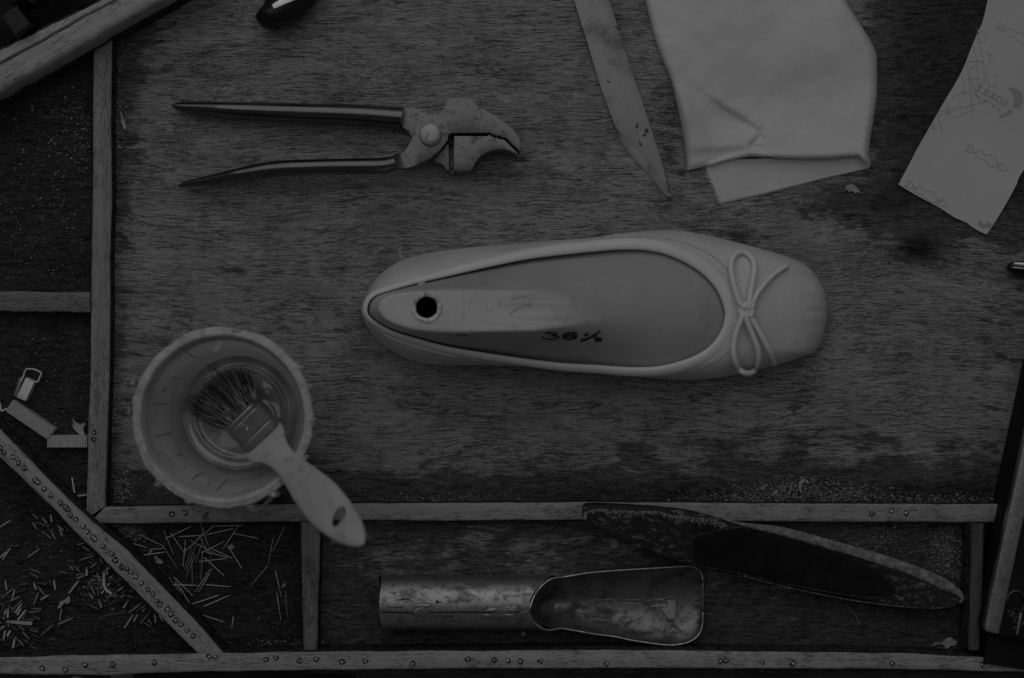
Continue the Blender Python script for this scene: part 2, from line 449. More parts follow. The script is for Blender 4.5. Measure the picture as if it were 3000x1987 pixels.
strip('wooden_strip', 'upright wooden strip between the long pins and the metal scoop',
      [(879, 1530), (884, 1700), (889, 1912)], [(937, 1530), (934, 1700), (928, 1912)], ZL + .004, math.pi / 2, .27, n=50, seed=4)
strip('wooden_strip', 'dirty dark upright strip at the right end of the tray beside the black stapler',
      [(2847, 1534), (2844, 1700), (2838, 1905)], [(2884, 1534), (2881, 1700), (2872, 1905)], ZH - .001, math.pi / 2, .13, n=50, seed=5, dirt=.9)
def C(ox, oy, s_, pts): return crop(ox, oy, s_, pts)
diag_t = C(0, 1450, 2.92, [(435, 5), (520, 70), (560, 105), (580, 125), (605, 175), (650, 215), (710, 270), (750, 315), (795, 360), (812, 380), (880, 440), (905, 485), (957, 505), (988, 560), (1045, 620), (1090, 630), (1120, 660), (1165, 700), (1208, 755), (1267, 812), (1308, 850), (1340, 905), (1375, 940), (1435, 980), (1462, 1022), (1505, 1075), (1550, 1110), (1600, 1160), (1650, 1205)]) \
    + C(0, 1050, 3.137, [(5, 825), (40, 865), (120, 912), (170, 962), (222, 1008), (325, 1120), (350, 1140), (405, 1200)])
strip('wooden_strip', 'pale diagonal wooden strip studded with a row of tack heads',
      [(-60, 1285), (0, 1342), (116, 1450), (192, 1529), (291, 1628), (411, 1748), (514, 1854), (590, 1925)], [(-60, 1200), (0, 1259), (187, 1450), (274, 1532), (377, 1618), (479, 1724), (582, 1830), (664, 1925)], ZH, math.radians(-45), .44,
      tacks=diag_t, seed=6, crack=.35, dirt=.15, jit=1.3)
bot_t = C(0, 1900, 2.631, [(325, 155), (505, 165), (655, 125), (870, 122), (1190, 108), (1615, 62), (1660, 65), (2050, 85), (2125, 72), (2310, 95)]) \
    + C(1100, 1900, 2.631, [(287, 120), (712, 82), (915, 88), (1018, 92), (1117, 100), (1273, 95), (1783, 118)]) \
    + C(1000, 1780, 1.184, [(1335, 183), (1315, 187), (1460, 190), (1567, 195), (1910, 195), (2222, 198)]) + [(927, 1931), (1002, 1940), (1070, 1938)]
strip('wooden_strip', 'pale front edge strip with scattered tack heads along the bottom of the bench',
      [(-80, 1928), (0, 1927), (266, 1920), (570, 1916), (900, 1911), (1500, 1906), (2000, 1907), (2500, 1913), (2760, 1920), (3080, 1940)],
      [(-80, 1976), (0, 1975), (300, 1979), (494, 1971), (900, 1964), (1500, 1959), (2000, 1959), (2500, 1960), (2760, 1964), (3080, 1972)], ZH + .0015, 0, .46,
      tacks=bot_t, n=260, seed=7, crack=.4, jit=1.1)

# thick beam crossing the top-left corner, with a groove along it
def beam():
    t = thing('wooden_beam', 'thick pale beam with a long split crossing the top left corner', 'wooden beam', P(150, 150, 0))
    z1 = .031; n = 80
    up = resample([(-120, 196), (0, 135), (277, 0), (480, -105)], n); lo = resample([(-120, 332), (0, 268), (470, 0), (640, -100)], n)
    gr = resample([(-120, 246), (0, 186), (338, 0), (530, -105)], n)
    V = []
    for i in range(n):
        a = P(*up[i], z1); g = P(*gr[i], z1); b = P(*lo[i], z1); ac = (b - a).normalized()
        j = S * (5 * nz(i, 0, .2, 4)); g = g + ac * j; a = a + ac * S * 3 * nz(i, 2, .3, 5); b = b + ac * S * 5 * nz(i, 2, .25, 6)
        sec = [(a, .0), (a, z1 - .003), (a + ac * .002, z1 - .0008), (a + ac * .004, z1 - .0005), (g - ac * .001, z1 - .0006), (g - ac * .0003, z1 - .003), (g + ac * .0004, z1 - .003), (g + ac * .0010, z1 + .0004),
               (g.lerp(b, .5), z1 + .0006), (b - ac * .0025, z1), (b - ac * .0006, z1 - .0012), (b, z1 - .004), (b + ac * .0008, z1 - .014), (b - ac * .0005, z1 - .016), (b + ac * .0005, z1 - .018), (b, 0)]
        for p, z in sec: V.append((p.x, p.y, z + .0002 * nz(p.x, p.y, 200, 2)))
    k = 16
    mi = [1 if (q % (k - 1)) in (0, 1, 5, 12, 13, 14) else 0 for q in range((k - 1) * (n - 1))] + [1, 1]  # beam sides and groove floor get the painted shade and grime
    mesh_obj('beam_body', V, grid_faces(n, k) + [tuple(range(k)), tuple(range((n - 1) * k, n * k))[::-1]], [strip_mat('beam_wood', math.radians(29), .52, crack=.22, dirt=.22), M_SHADE_GRIME], t, angle=50, mat_idx=mi)
beam()
# black sheet that paints in the shade of the corner behind the beam
mb = MB(); pl = [(-250, 260), (-10, 142), (275, 4), (500, -110), (500, -500), (-250, -500)]
v, f = plate(pl, .0002, .004, 0); mb.add(v, f); tag(mb.build('corner_shade_sheet', M_BLACKM), 'black sheet standing in for the shade behind the thick beam', 'shade sheet')

# hammer lying in the corner
def hammer():
    t = thing('hammer', 'dark steel hammer head with a square face behind the beam', 'hammer', P(50, 60, .004))
    z1 = .040
    fc = C(0, 0, 10.45, [(20, 500), (540, 170), (990, 730), (480, 1110)])
    ctr = np.mean(np.array(fc), 0)
    inner = [tuple(ctr + (np.array(q) - ctr) * .84) for q in fc]
    V = [tuple(P(x, y, z1)) for x, y in inner] + [tuple(P(x, y, z1 - .0018)) for x, y in fc] + [(P(x, y, z1 - .0018).x, P(x, y, z1 - .0018).y, .0045) for x, y in fc]
    mesh_obj('hammer_head', V, [(0, 1, 2, 3)] + grid_faces(3, 4, True) + [(11, 10, 9, 8)], [m_metal('hammer_steel', .045, .02, .5, 80), m_metal('hammer_edge_steel', .34, .15, .4, 80)], t, angle=20, mat_idx=[0, 1, 0, 0, 1] + [0] * 5)
    mb = MB(); loft(mb, [(50, 22, 24, 12, .020, .008), (85, 5, 30, 16, .024, .011), (120, -25, 30, 18, .022, .011), (200, -80, 22, 16, .02, .009)], 20)
    mb.build('hammer_neck', m_metal('neck_steel', .16, .03, .4, 60), t)
hammer()

# ---------------------------------------------------------------- black handled tool at the top
def top_tool():
    t = thing('awl_handle', 'glossy black tool handle with a bright facet, cut by the top of the photo', 'tool', P(840, 10, 0))
    L = C(700, 0, 9.108, [(480, 560), (450, 450), (490, 360), (560, 260), (640, 170), (680, 90), (700, 0), (760, -180), (800, -400)])
    R = C(700, 0, 9.108, [(560, 660), (700, 760), (900, 770), (1100, 700), (1400, 600), (1700, 430), (1900, 250), (2080, 20), (2300, -300)])
    st = LR(L, R, 30, lambda t_: .011 + .003 * t_, lambda t_: .010 * min(1, math.sqrt(t_ * 3 + .08)), 2.2)
    mb = MB(); loft(mb, st, 32); mb.build('handle_body', M_BLACK, t, angle=60)
    mb = MB()
    pol = C(700, 0, 9.108, [(930, 245), (870, 120), (1060, 0), (1200, -200), (1700, -200), (1520, 0), (1200, 130)])
    v, f = plate(pol, .015, .0238, .0004); mb.add(v, f); mb.build('metal_facet', m_metal('bright_facet_steel', .75, .4, .35, 60), t)
top_tool()

# ---------------------------------------------------------------- pincers
def pincers():
    t = thing('lasting_pincers', 'steel shoemaker lasting pincers with curved toothed jaws and two long handles', 'pincers', P(1100, 400, 0))
    zt = .0225
    A = C(1100, 250, 4.736, [(1020, 185), (1060, 172), (1310, 175), (1345, 198), (1400, 270), (1480, 320), (1600, 385), (1700, 445), (1780, 500), (1850, 552), (1900, 600), (1945, 650), (1980, 705), (2005, 760), (2018, 810), (2018, 870), (2008, 905), (1992, 918),
                             (1900, 825), (1800, 728), (1765, 728), (1740, 735), (1725, 700), (1690, 715), (1670, 712), (1655, 685), (1625, 702), (1605, 672), (1590, 664), (1350, 668), (1100, 668), (1040, 674), (1016, 688), (1010, 755), (960, 830), (900, 900), (840, 955), (780, 1000), (700, 1050), (620, 1088), (530, 1125), (450, 1143), (370, 1150), (280, 1140),
                             (140, 1160), (20, 1160), (0, 1030), (120, 1005), (250, 980), (320, 950), (380, 910), (430, 865), (460, 825), (490, 765), (520, 695), (545, 600), (570, 510), (600, 458), (660, 430), (740, 405), (820, 390), (890, 368), (930, 335), (962, 288), (1000, 210)])
    lev = thing('lever', None, None, P(1200, 450, 0)); del lev['_o']
    # upper jaw plate with lower handle
    mb = MB(); v, f = plate(A, .0090, zt, .0006, 2, lambda x, y: float(np.interp(x - .35 * (y - 480), [1105, 1185], [.0150, zt]))); mb.add(v, f)
    j1 = mb.build('upper_jaw', M_PLIER, t, angle=40)
    bpy.data.objects.remove(lev)
    L = C(450, 230, 2.059, [(153, 642), (195, 620), (250, 605), (350, 580), (450, 555), (550, 532), (650, 510), (760, 497), (900, 490), (1050, 486), (1200, 483), (1320, 481), (1400, 477), (1447, 466), (1513, 434)])
    R = C(450, 230, 2.059, [(160, 658), (220, 653), (300, 645), (400, 634), (500, 618), (620, 606), (700, 598), (800, 590), (950, 582), (1100, 578), (1250, 578), (1350, 578), (1400, 574), (1468, 552), (1554, 520)])
    st = LR(L, R, 60, lambda q: .0055 + .0095 * min(1, q * 2.0), lambda q: min(.0070, .0030 + .016 * q) * (1 - .55 * max(0, (q - .86) / .14) ** 1.5), 2.3)
    mb = MB(); loft(mb, st, 32); mb.build('handle', M_PLIERH, t, angle=60)
    # upper handle
    L = C(450, 230, 2.059, [(114, 158), (150, 146), (250, 140), (400, 142), (600, 145), (900, 151), (1200, 158), (1350, 166), (1450, 172), (1512, 176)])
    R = C(450, 230, 2.059, [(117, 177), (150, 193), (200, 208), (350, 225), (500, 240), (700, 252), (900, 262), (1200, 275), (1380, 288), (1492, 300)])
    st = LR(L, R, 60, lambda q: .0060 + .003 * min(1, q * 2), lambda q: min(.0078, .0036 + .02 * q), 2.2)
    c = st[-1]
    mb = MB(); loft(mb, st, 32); mb.build('handle', M_PLIERH, t, angle=60)
    # web of the second lever behind the pivot, and the thick lower jaw block
    W = [(1176, 318), (1200, 317), (1227, 321), (1256, 334), (1275, 345), (1290, 380), (1300, 404), (1314, 410), (1318, 508), (1308, 499), (1298, 484), (1284, 479), (1270, 476), (1262, 440), (1215, 410), (1203, 398), (1194, 384), (1178, 372), (1170, 345)]
    mb = MB(); v, f = plate(W, .0015, .0108, .0005); mb.add(v, f); mb.build('pivot_web', M_PLIER, t, angle=40)
    B = C(1100, 250, 4.736, [(1090, 703), (1110, 700), (1350, 704), (1545, 705), (1570, 690), (1590, 685), (1610, 710), (1640, 712), (1655, 728), (1680, 725), (1700, 730), (1715, 742), (1740, 750), (1775, 748), (1800, 765), (1900, 868), (1972, 935), (1974, 955), (1955, 960), (1920, 945), (1850, 915), (1790, 898), (1740, 892), (1690, 893), (1640, 903), (1580, 922), (1520, 952), (1460, 992), (1420, 1035), (1395, 1075), (1365, 1130), (1342, 1165), (1325, 1182), (1290, 1190), (1200, 1196), (1120, 1190), (1088, 1172), (1082, 1000), (1085, 850)])
    mb = MB(); v, f = plate(B, .0005, .0215, .0006); mb.add(v, f)
    mb.build('lower_jaw', M_PLIER, t, angle=40)
    # gap block linking web and jaw
    mb = MB(); v, f = plate([(1312, 400), (1332, 400), (1332, 512), (1316, 508)], .001, .0095, .0003); mb.add(v, f); mb.build('jaw_neck', m_metal('neck_dark_steel', .2, .05, .5, 80), t)
    # rivet
    mb = MB(); c = P(1260.5, 395.7, .0245); r = 33 * S * .973; n = 40
    V = []
    for rr, z in ((1, zt - .001), (1, .0242), (.96, .0248), (.8, .0252), (.4, .0254)):
        for k in range(n):
            a = 2 * math.pi * k / n; q = rr * r * (1 + .012 * math.sin(5 * a)); V.append((c.x + q * math.cos(a), c.y + q * math.sin(a), z))
    mb.add(V, grid_faces(5, n, True) + [tuple(range(4 * n, 5 * n))]); mb.build('rivet', M_RIVET, t)
pincers()

# ---------------------------------------------------------------- skiving knife
def knife():
    t = thing('skiving_knife', 'long flat steel knife blade with an angled point, left of the folded cloth', 'knife', P(1830, 300, 0))
    Lf = C(1600, 0, 2.153, [(140, -130), (175, 0), (218, 140), (260, 270), (330, 510), (380, 655), (435, 800)])
    lowb = C(1600, 0, 2.153, [(450, 860), (465, 895), (480, 915), (560, 1010), (630, 1085), (700, 1165), (730, 1205), (752, 1232), (770, 1244), (790, 1249), (798, 1243), (797, 1230)])
    Rt = C(1600, 0, 2.153, [(740, 1050), (690, 895), (640, 740), (600, 615), (560, 500), (480, 250), (400, 0), (362, -130)])
    bev = C(1600, 0, 2.153, [(435, 800), (480, 850), (560, 925), (640, 1015), (700, 1090), (745, 1160), (775, 1215)])
    z1 = .0026
    mb = MB(); v, f = plate(Lf + bev[1:] + Rt, .0, z1, .00025); mb.add(v, f); mb.build('blade', M_KNIFE, t, angle=30)
    # ground bevel falling from the line to the cutting edge
    n = 20; a = resample(bev, n); b = resample([(Lf[-1][0], Lf[-1][1])] + lowb, n)
    V = [tuple(P(*q, z1 - .00012)) for q in a] + [tuple(P(*(.5 * (q + w_)), z1 * .72)) for q, w_ in zip(a, b)] + [tuple(P(*q, .0009)) for q in b] + [tuple(P(*q, .0001)) for q in b]
    mesh_obj('cutting_bevel', V, grid_faces(4, n), M_KNIFEB, t, angle=50)
    mb = MB()
    for x, y, rx, ry, ro in [(1867, 368, 4, 8, .2), (1893, 384, 7, 7, 0), (1889, 397, 6, 4, 0), (1877, 424, 5, 5, 1), (1866, 388, 1.5, 6, .1), (1872, 415, 2, 3, 0), (1808, 82, 10, 4, .6), (1783, 240, 5, 3, .3)]:
        mb = MB(); blob(mb, x, y, rx, ry, z1 - .00002, .00006, x * .1, 12, .8, ro); mb.build('rust_spot', M_RUST, t)
knife()

# ---------------------------------------------------------------- folded cloth
M_CLOTH = m_plain('undyed_cotton_cloth', .66, .76, 16, .95, 0, .00012, 1700, .1)
def cloth():
    t = thing('folded_cloth', 'folded pale cotton cloth with a frayed end, top right of the bench', 'cloth', P(2230, 250, 0))
    nu, nv = 190, 190
    L = spline([(1876, -110), (1883, -50)] + C(1600, 0, 2.153, [(625, 0), (650, 110), (690, 260), (740, 390), (785, 500), (820, 640), (850, 780), (872, 900), (884, 1000), (889, 1078)]), nv)
    R = spline([(2440, -110), (2462, -50)] + C(1600, 0, 2.153, [(1890, 0), (1935, 80), (1990, 165), (2045, 255), (2075, 320), (2087, 370), (2088, 480), (2086, 610), (2067, 750), (2050, 850), (2038, 950), (2037, 1052)]), nv)
    B = spline(C(1600, 0, 2.153, [(889, 1078), (960, 1062), (1050, 1040), (1150, 1010), (1260, 990), (1370, 985), (1420, 992), (1500, 998), (1600, 1002), (1750, 1003), (1860, 995), (1940, 990), (1975, 993), (2010, 1025), (2037, 1052)]), nu)
    creases = [  # points, step height, step width, reach, kind
        ([(1967, 236), (2000, 264), (2025, 312), (2060, 371), (2090, 440)], .0014, 13, 40, 's'),
        ([(2085, 288), (2140, 326), (2213, 370), (2228, 386)], -.0020, 9, 34, 's'),
        ([(2075, 262), (2120, 300), (2200, 345)], .0008, 10, 30, 'r'),
        ([(2221, 388), (2210, 408), (2194, 426), (2206, 438), (2262, 462)], .0019, 7, 26, 's'),
        ([(2228, 386), (2270, 408), (2315, 432)], -.0007, 18, 40, 's'),
        ([(2014, 452), (2060, 440), (2120, 437), (2190, 430)], -.0012, 13, 34, 's'),
        ([(2172, 388), (2196, 380), (2222, 375)], .0004, 7, 14, 'r'),
        ([(2064, 484), (2110, 466), (2160, 452), (2196, 443)], .0012, 6, 18, 's')]
    cr = []
    for pts, h, w_, W, kd in creases: cr.append((np.array(spline(pts, 40)), h, w_, W, kd))
    def zf(x, y, u, v):
        z = .0068 + .0030 * nz(x, y, .005, 3) + .0007 * nz(x, y, .017, 8) + .00018 * nz(x, y, .06, 2)
        z += .004 * max(0, (v - .6) / .4) ** 2 * min(1, max(0, (u - .25) / .2))
        for pts, h, w_, W, kd in cr:
            d = pts - np.array((x, y)); dd = np.hypot(d[:, 0], d[:, 1]); i = int(dd.argmin()); dm = dd[i]
            if dm > W * 2.5: continue
            e = math.sin(math.pi * min(1, max(0, (i + .5) / 40))) ** .5
            a = pts[min(i + 1, 39)] - pts[max(i - 1, 0)]
            sd = dm * math.copysign(1, a[0] * (y - pts[i][1]) - a[1] * (x - pts[i][0]))
            g = math.exp(-(dm / W) ** 2) * e
            if kd == 's': z += h * math.tanh(sd / w_) * g
            else: z += h * g
        return z
    V = []; fv = []
    for j in range(nv):
        v = j / (nv - 1)
        for i in range(nu):
            u = i / (nu - 1)
            uu = .5 - .5 * math.cos(math.pi * u) if False else u
            p = L[j] * (1 - u) + R[j] * u
            p = p + (B[i] - (L[-1] * (1 - u) + R[-1] * u)) * v ** 7
            wpx = np.linalg.norm(R[j] - L[j])
            e = min(u, 1 - u) * wpx
            z = zf(p[0], p[1], u, v)
            r = 26.0
            if e < r: z = .0008 + (z - .0008) * math.sqrt(max(0, 1 - (1 - e / r) ** 2))
            eb = (1 - v) * 560
            if eb < 22:
                k = math.sqrt(max(0, 1 - (1 - eb / 22) ** 2)); low = .0045 if u > .12 else .0012
                z = low + (z - low) * (.25 + .75 * k)
            V.append(P(p[0], p[1], z))
    # thickness: underside follows 0.6 mm lower
    mesh_obj('upper_layer', V, grid_faces(nv, nu), M_CLOTH, t, angle=180)
    # lower flap
    nu2, nv2 = 150, 40
    Lf = resample([(2062, 470), (2067, 490), (2085, 530), (2101, 565), (2113, 598)], nv2)
    Rf = spline([(2545, 455), (2549, 470), (2549, 484), (2545, 494)], nv2)
    Bf = spline([(2113, 598), (2180, 583), (2250, 567), (2340, 544), (2413, 525), (2490, 507), (2545, 494)], nu2)
    V = []
    for j in range(nv2):
        v = j / (nv2 - 1)
        for i in range(nu2):
            u = i / (nu2 - 1); p = Lf[j] * (1 - u) + Rf[j] * u + (Bf[i] - (Lf[-1] * (1 - u) + Rf[-1] * u)) * v
            z = .0016 + .0022 * (1 - v) * u + .0003 * nz(p[0], p[1], .03, 5)
            if v > .93: z *= math.sqrt(max(.05, 1 - ((v - .93) / .07) ** 2))
            if u > .97: z += .003 * (1 - (1 - (u - .97) / .03) ** 2) * (1 - v)
            V.append(P(p[0], p[1], z))
    fl = mesh_obj('lower_flap', V, grid_faces(nv2, nu2), M_CLOTH, t, angle=180)
    mb = MB()
    for k in range(80):
        q = .2 + .8 * k / 79; a = Lf[int(q * (nv2 - 1))] + rng.normal(0, .6, 2)
        ln = random.uniform(5, 17) * (.4 if k < 8 else 1); dy = random.uniform(-4, 6)
        pts = [P(a[0] + 5, a[1], .0015), P(a[0] - ln * .5, a[1] + dy * .4, .0014), P(a[0] - ln, a[1] + dy, .0006)]
        tube(mb, pts, [.00016, .00014, .00005], 4)
    mb.build('frayed_edge', M_CLOTH, fl, angle=180)
    # the side fold under the upper layer at its lower left corner
    mb = MB(); q = C(1600, 0, 2.153, [(900, 1060), (1010, 1045), (1150, 1010), (1290, 985), (1400, 992), (1330, 940), (1200, 960), (1000, 1020)])
    v, f = plate(q, .001, .0042, .0004); mb.add(v, f); mb.build('inner_fold', M_CLOTH, t)
cloth()

# ---------------------------------------------------------------- printed paper
M_PAPER = m_plain('off_white_insole_board', .60, .66, 10, .85, 0, .00003, 1200, .15)
M_PRINT = m_plain('grey_print', .36, .46, 900, .85)
M_PRINT2 = m_plain('dark_grey_print', .33, .44, 900, .85)
M_PENCIL = m_plain('pencil_line', .30, .50, 1200, .8)
def paper():
    t = thing('paper_sheet', 'off white printed sheet with shoe outlines and pencil lines at the right edge', 'paper', P(2850, 350, 0))
    nv, nu = 90, 50
    L = spline([(2906, -110), (2903, -60)] + C(2500, 0, 1.742, [(685, 0), (672, 60), (658, 115), (626, 186), (592, 270), (560, 350), (515, 435), (470, 508), (400, 630), (330, 752), (280, 848), (230, 942)]), nv)
    Bt = resample(C(2500, 0, 1.742, [(230, 942), (300, 985), (312, 992), (430, 1055), (500, 1100), (520, 1112), (580, 1138), (600, 1155), (640, 1180), (680, 1197)]), nu)
    R = resample([(3150, -110), (3150, 150), (3105, 320), (3000, 497)] + C(2500, 0, 1.742, [(842, 912), (835, 940), (780, 1040), (720, 1140), (680, 1197)]), nv)
    def zf(x, y):
        e = (x - 2632) * .9
        return .0012 + .0010 * (nz(x, y, .004, 6) + .5) + .0016 * max(0, min(1, (400 - y) / 500)) + .0008 * math.exp(-((x - 2640) / 40) ** 2 - ((y - 545) / 50) ** 2)
    V = []
    for lay in (0, 1):
        for j in range(nv):
            v = j / (nv - 1)
            for i in range(nu):
                u = i / (nu - 1); p = L[j] * (1 - u) + R[j] * u + (Bt[i] - (L[-1] * (1 - u) + R[-1] * u)) * v ** 5
                if j == nv - 1: p = p + np.array((0, 1.0 * nz(i, 0, .9, 3)))
                V.append(P(p[0], p[1], zf(p[0], p[1]) - .0004 * lay))
    F = grid_faces(nv, nu) + [tuple(a + nu * nv for a in f)[::-1] for f in grid_faces(nv, nu)]
    b = nu * nv
    for i in range(nu - 1):
        for j in (0, nv - 1): F.append((j * nu + i, j * nu + i + 1, b + j * nu + i + 1, b + j * nu + i))
    for j in range(nv - 1):
        for i in (0, nu - 1): F.append((j * nu + i, (j + 1) * nu + i, b + (j + 1) * nu + i, b + j * nu + i))
    mesh_obj('sheet', V, F, M_PAPER, t, angle=60)
    # shoe outlines with arrow ends
    g = lambda pts, dx=0, dy=0: [(2600 + x / 3.92 + dx, 300 + y / 3.92 + dy) for x, y in pts]
    sole = [(1015, 625), (1010, 595), (1030, 562), (1070, 552), (1098, 578), (1125, 605), (1170, 608), (1210, 622), (1245, 660), (1268, 712), (1255, 735), (1215, 740), (1165, 722), (1110, 662), (1060, 645), (1015, 625)]
    tail = [(1010, 578), (985, 573), (945, 578), (885, 545), (932, 545), (935, 520), (920, 487), (985, 522), (972, 552), (988, 570)]
    head = [(1268, 716), (1300, 728), (1262, 766), (1382, 783), (1305, 690), (1318, 715), (1298, 730)]
    for dx, dy in ((0, 0), (-176.5, 105), (91, -358)):
        mb = MB()
        for c_ in (sole, tail, head): stroke(mb, g(c_, dx, dy), 2.0, zf, .0001, n=40, jit=.35)
        mb.build('shoe_print', M_PRINT2, t, angle=180)
    mb = MB()
    for c_ in [[(1150, 100), (1165, 270), (1215, 480), (1240, 800)], [(1100, 330), (1150, 620), (1160, 890)], [(1015, 550), (1045, 800), (1075, 1050), (1097, 1210)], [(950, 700), (975, 850), (985, 990)],
               [(640, 1220), (860, 1150), (1080, 1080), (1300, 1030)], [(650, 1170), (800, 1130), (960, 1090)], [(800, 1250), (940, 1210), (1060, 1150)], [(1010, 545), (1120, 520), (1240, 530)], [(640, 1200), (670, 1320), (700, 1440)],
               [(755, 1010), (775, 1130), (790, 1230)], [(1140, 165), (1240, 140), (1255, 260), (1140, 285)], [(1050, 620), (1140, 590)], [(820, 985), (920, 940), (1050, 905)], [(1260, 590), (1300, 850)], [(1285, 400), (1300, 480), (1310, 530)],
               [(1040, 640), (1080, 780), (1125, 950)], [(1290, 530), (1340, 528)], [(1290, 437), (1330, 436)], [(1030, 745), (1180, 740)], [(1320, 850), (1380, 860)], [(1380, 740), (1370, 850)], [(500, 1442), (530, 1462)], [(1420, 680), (1380, 730)]]:
        stroke(mb, C(2600, 60, 4.355, c_), 1.7, zf, .00014, jit=.4)
    mb.build('pencil_lines', M_PENCIL, t, angle=180)
    # printed name, underline, small second line and the leaf shaped emblem
    gl = {'t': [[(.25, 0), (.25, .9), (.3, 1), (.5, .98)], [(.05, .33), (.5, .33)]],
          'e': [[(.1, .68), (.7, .68), (.68, .45), (.42, .33), (.15, .45), (.08, .72), (.2, .95), (.45, 1), (.68, .9)]],
          'x': [[(.08, .35), (.7, 1)], [(.68, .35), (.08, 1)]],
          'o': [[(.4, .33), (.12, .45), (.05, .67), (.15, .92), (.4, 1), (.65, .9), (.75, .67), (.66, .42), (.4, .33)]],
          'n': [[(.12, .35), (.12, 1)], [(.12, .5), (.35, .34), (.6, .4), (.66, .6), (.66, 1)]],
          'a': [[(.12, .45), (.38, .34), (.6, .45), (.62, 1)], [(.6, .62), (.25, .66), (.1, .85), (.3, 1), (.6, .88)]],
          'r': [[(.12, .35), (.12, 1)], [(.12, .5), (.3, .36), (.5, .36)]], 'i': [[(.2, .4), (.2, 1)], [(.2, .15), (.2, .22)]],
          'l': [[(.2, 0), (.2, 1)]], 's': [[(.55, .42), (.3, .33), (.1, .47), (.3, .65), (.55, .8), (.35, 1), (.08, .93)]],
          'M': [[(.05, 1), (.1, .05), (.4, .8), (.7, .05), (.78, 1)]]}
    mb = MB(); an = math.radians(31); ca_, sa = math.cos(an), math.sin(an)
    def write(word, x0, y0, h, adv, wd):
        for k, ch in enumerate(word):
            for s_ in gl[ch]:
                stroke(mb, [(x0 + (k * adv + a * h * .8) * ca_ - (b_ - 1) * h * sa, y0 + (k * adv + a * h * .8) * sa + (b_ - 1) * h * ca_) for a, b_ in s_], wd, zf, .00016, n=14, jit=.2)
    write('texon', 2861, 262, 26, 21.0, 3.6)
    stroke(mb, [(2855, 262), (2942, 308)], 1.8, zf, .00018, jit=.5)
    write('Materials', 2853, 281, 11.5, 10.0, 1.9)
    mb.build('printed_name', M_PRINT, t, angle=180)
    mb = MB()
    for pol in (C(2840, 220, 12.06, [(1350, 465), (1480, 462), (1600, 470), (1700, 500), (1780, 560), (1850, 640), (1890, 750), (1905, 860), (1890, 950), (1830, 1080), (1700, 1160), (1600, 1160), (1520, 1110), (1560, 1030), (1590, 950), (1585, 850), (1560, 750), (1530, 670), (1480, 600), (1420, 530)]),
                C(2840, 220, 12.06, [(1035, 1490), (1100, 1430), (1200, 1380), (1330, 1290), (1450, 1210), (1500, 1230), (1550, 1300), (1450, 1370), (1350, 1430), (1200, 1490), (1060, 1515)])):
        mb = MB(); V = [P(x, y, zf(x, y) + .00016) for x, y in pol]; mb.add(V, [tuple(range(len(V)))]); mb.build('printed_emblem', M_PRINT, t, angle=180)
    mb = MB()
    stamp = g([(1050, 1360), (1045, 1410), (1080, 1440), (1180, 1440), (1215, 1390), (1160, 1385), (1150, 1350), (1130, 1400), (1090, 1385), (1060, 1350)])
    mb.add([P(x, y, zf(x, y) + .00016) for x, y in stamp], [tuple(range(len(stamp)))])
    mb.build('printed_stamp', M_PRINT, t, angle=180)
    mb = MB()
    c0 = g([(533, 285)])[0]
    stroke(mb, [(c0[0] + 9 * math.cos(a), c0[1] + 9 * math.sin(a)) for a in np.linspace(0, 6.28, 14)], 1.6, zf, .00014)
    stroke(mb, g([(510, 300), (530, 270), (550, 300), (520, 290)]), 1.2, zf, .00014)
    for x, y in [(2710, 445), (2707, 437), (2850, 607), (2907, 594), (2832, 563), (2932, 45), (2713, 492), (2718, 487)]: stroke(mb, [(x, y), (x + 3, y + 1.5)], 2.4, zf, .00014)
    mb.build('pencil_lines', M_PENCIL, t, angle=180)
paper()

# ---------------------------------------------------------------- ballet flat on its last
Z5 = lambda pts: C(1000, 640, 3.136, pts)
Z6 = lambda pts: C(1700, 640, 3.136, pts)
O_up = [(1056, 908), (1064, 889), (1083, 844), (1112, 806), (1150, 777), (1191, 758), (1255, 742), (1319, 732), (1478, 716.5), (1638, 704), (1750, 695), (1796, 686), (1891, 678), (1971, 675), (2051, 685), (2146, 707), (2242, 732), (2322, 758), (2370, 783.5), (2401, 825), (2419, 862), (2421, 880), (2424, 905)]
O_lo = [(1056, 908), (1070, 946), (1096, 984), (1127.5, 1016), (1191, 1051), (1249, 1066), (1319, 1070.5), (1446, 1071), (1574, 1075), (1700, 1086), (1828, 1099), (1923, 1109), (2019, 1115), (2115, 1106), (2210, 1086), (2306, 1062), (2363, 1042), (2386, 1034), (2409, 997), (2420, 950), (2424, 905)]
I_up = [(1076, 911), (1080, 889), (1096, 870), (1128, 857), (1223, 831), (1319, 809), (1446, 780), (1574, 756), (1750, 737), (1828, 732), (1891, 734), (1955, 748), (2019, 777), (2067, 812), (2105, 860), (2124, 917)]
I_lo = [(1076, 911), (1083, 927), (1112, 949), (1159, 972), (1223, 991), (1319, 1016), (1478, 1042), (1638, 1062.5), (1750, 1069), (1828, 1075), (1907, 1075), (1971, 1064), (2035, 1042), (2083, 1010), (2115, 962), (2124, 917)]
NS = 110
def loop2(up, lo, n=NS):
    a = spline(up, n); b = spline(lo, n)
    return np.vstack([a, b[::-1][1:-1]])
O = loop2(O_up, O_lo); I = loop2(I_up, I_lo)
NL = len(O)
def Htop(x): return float(np.interp(x, [1056, 1150, 1400, 1750, 2124], [.052, .048, .041, .034, .0335]))
SHOE_GRID = []
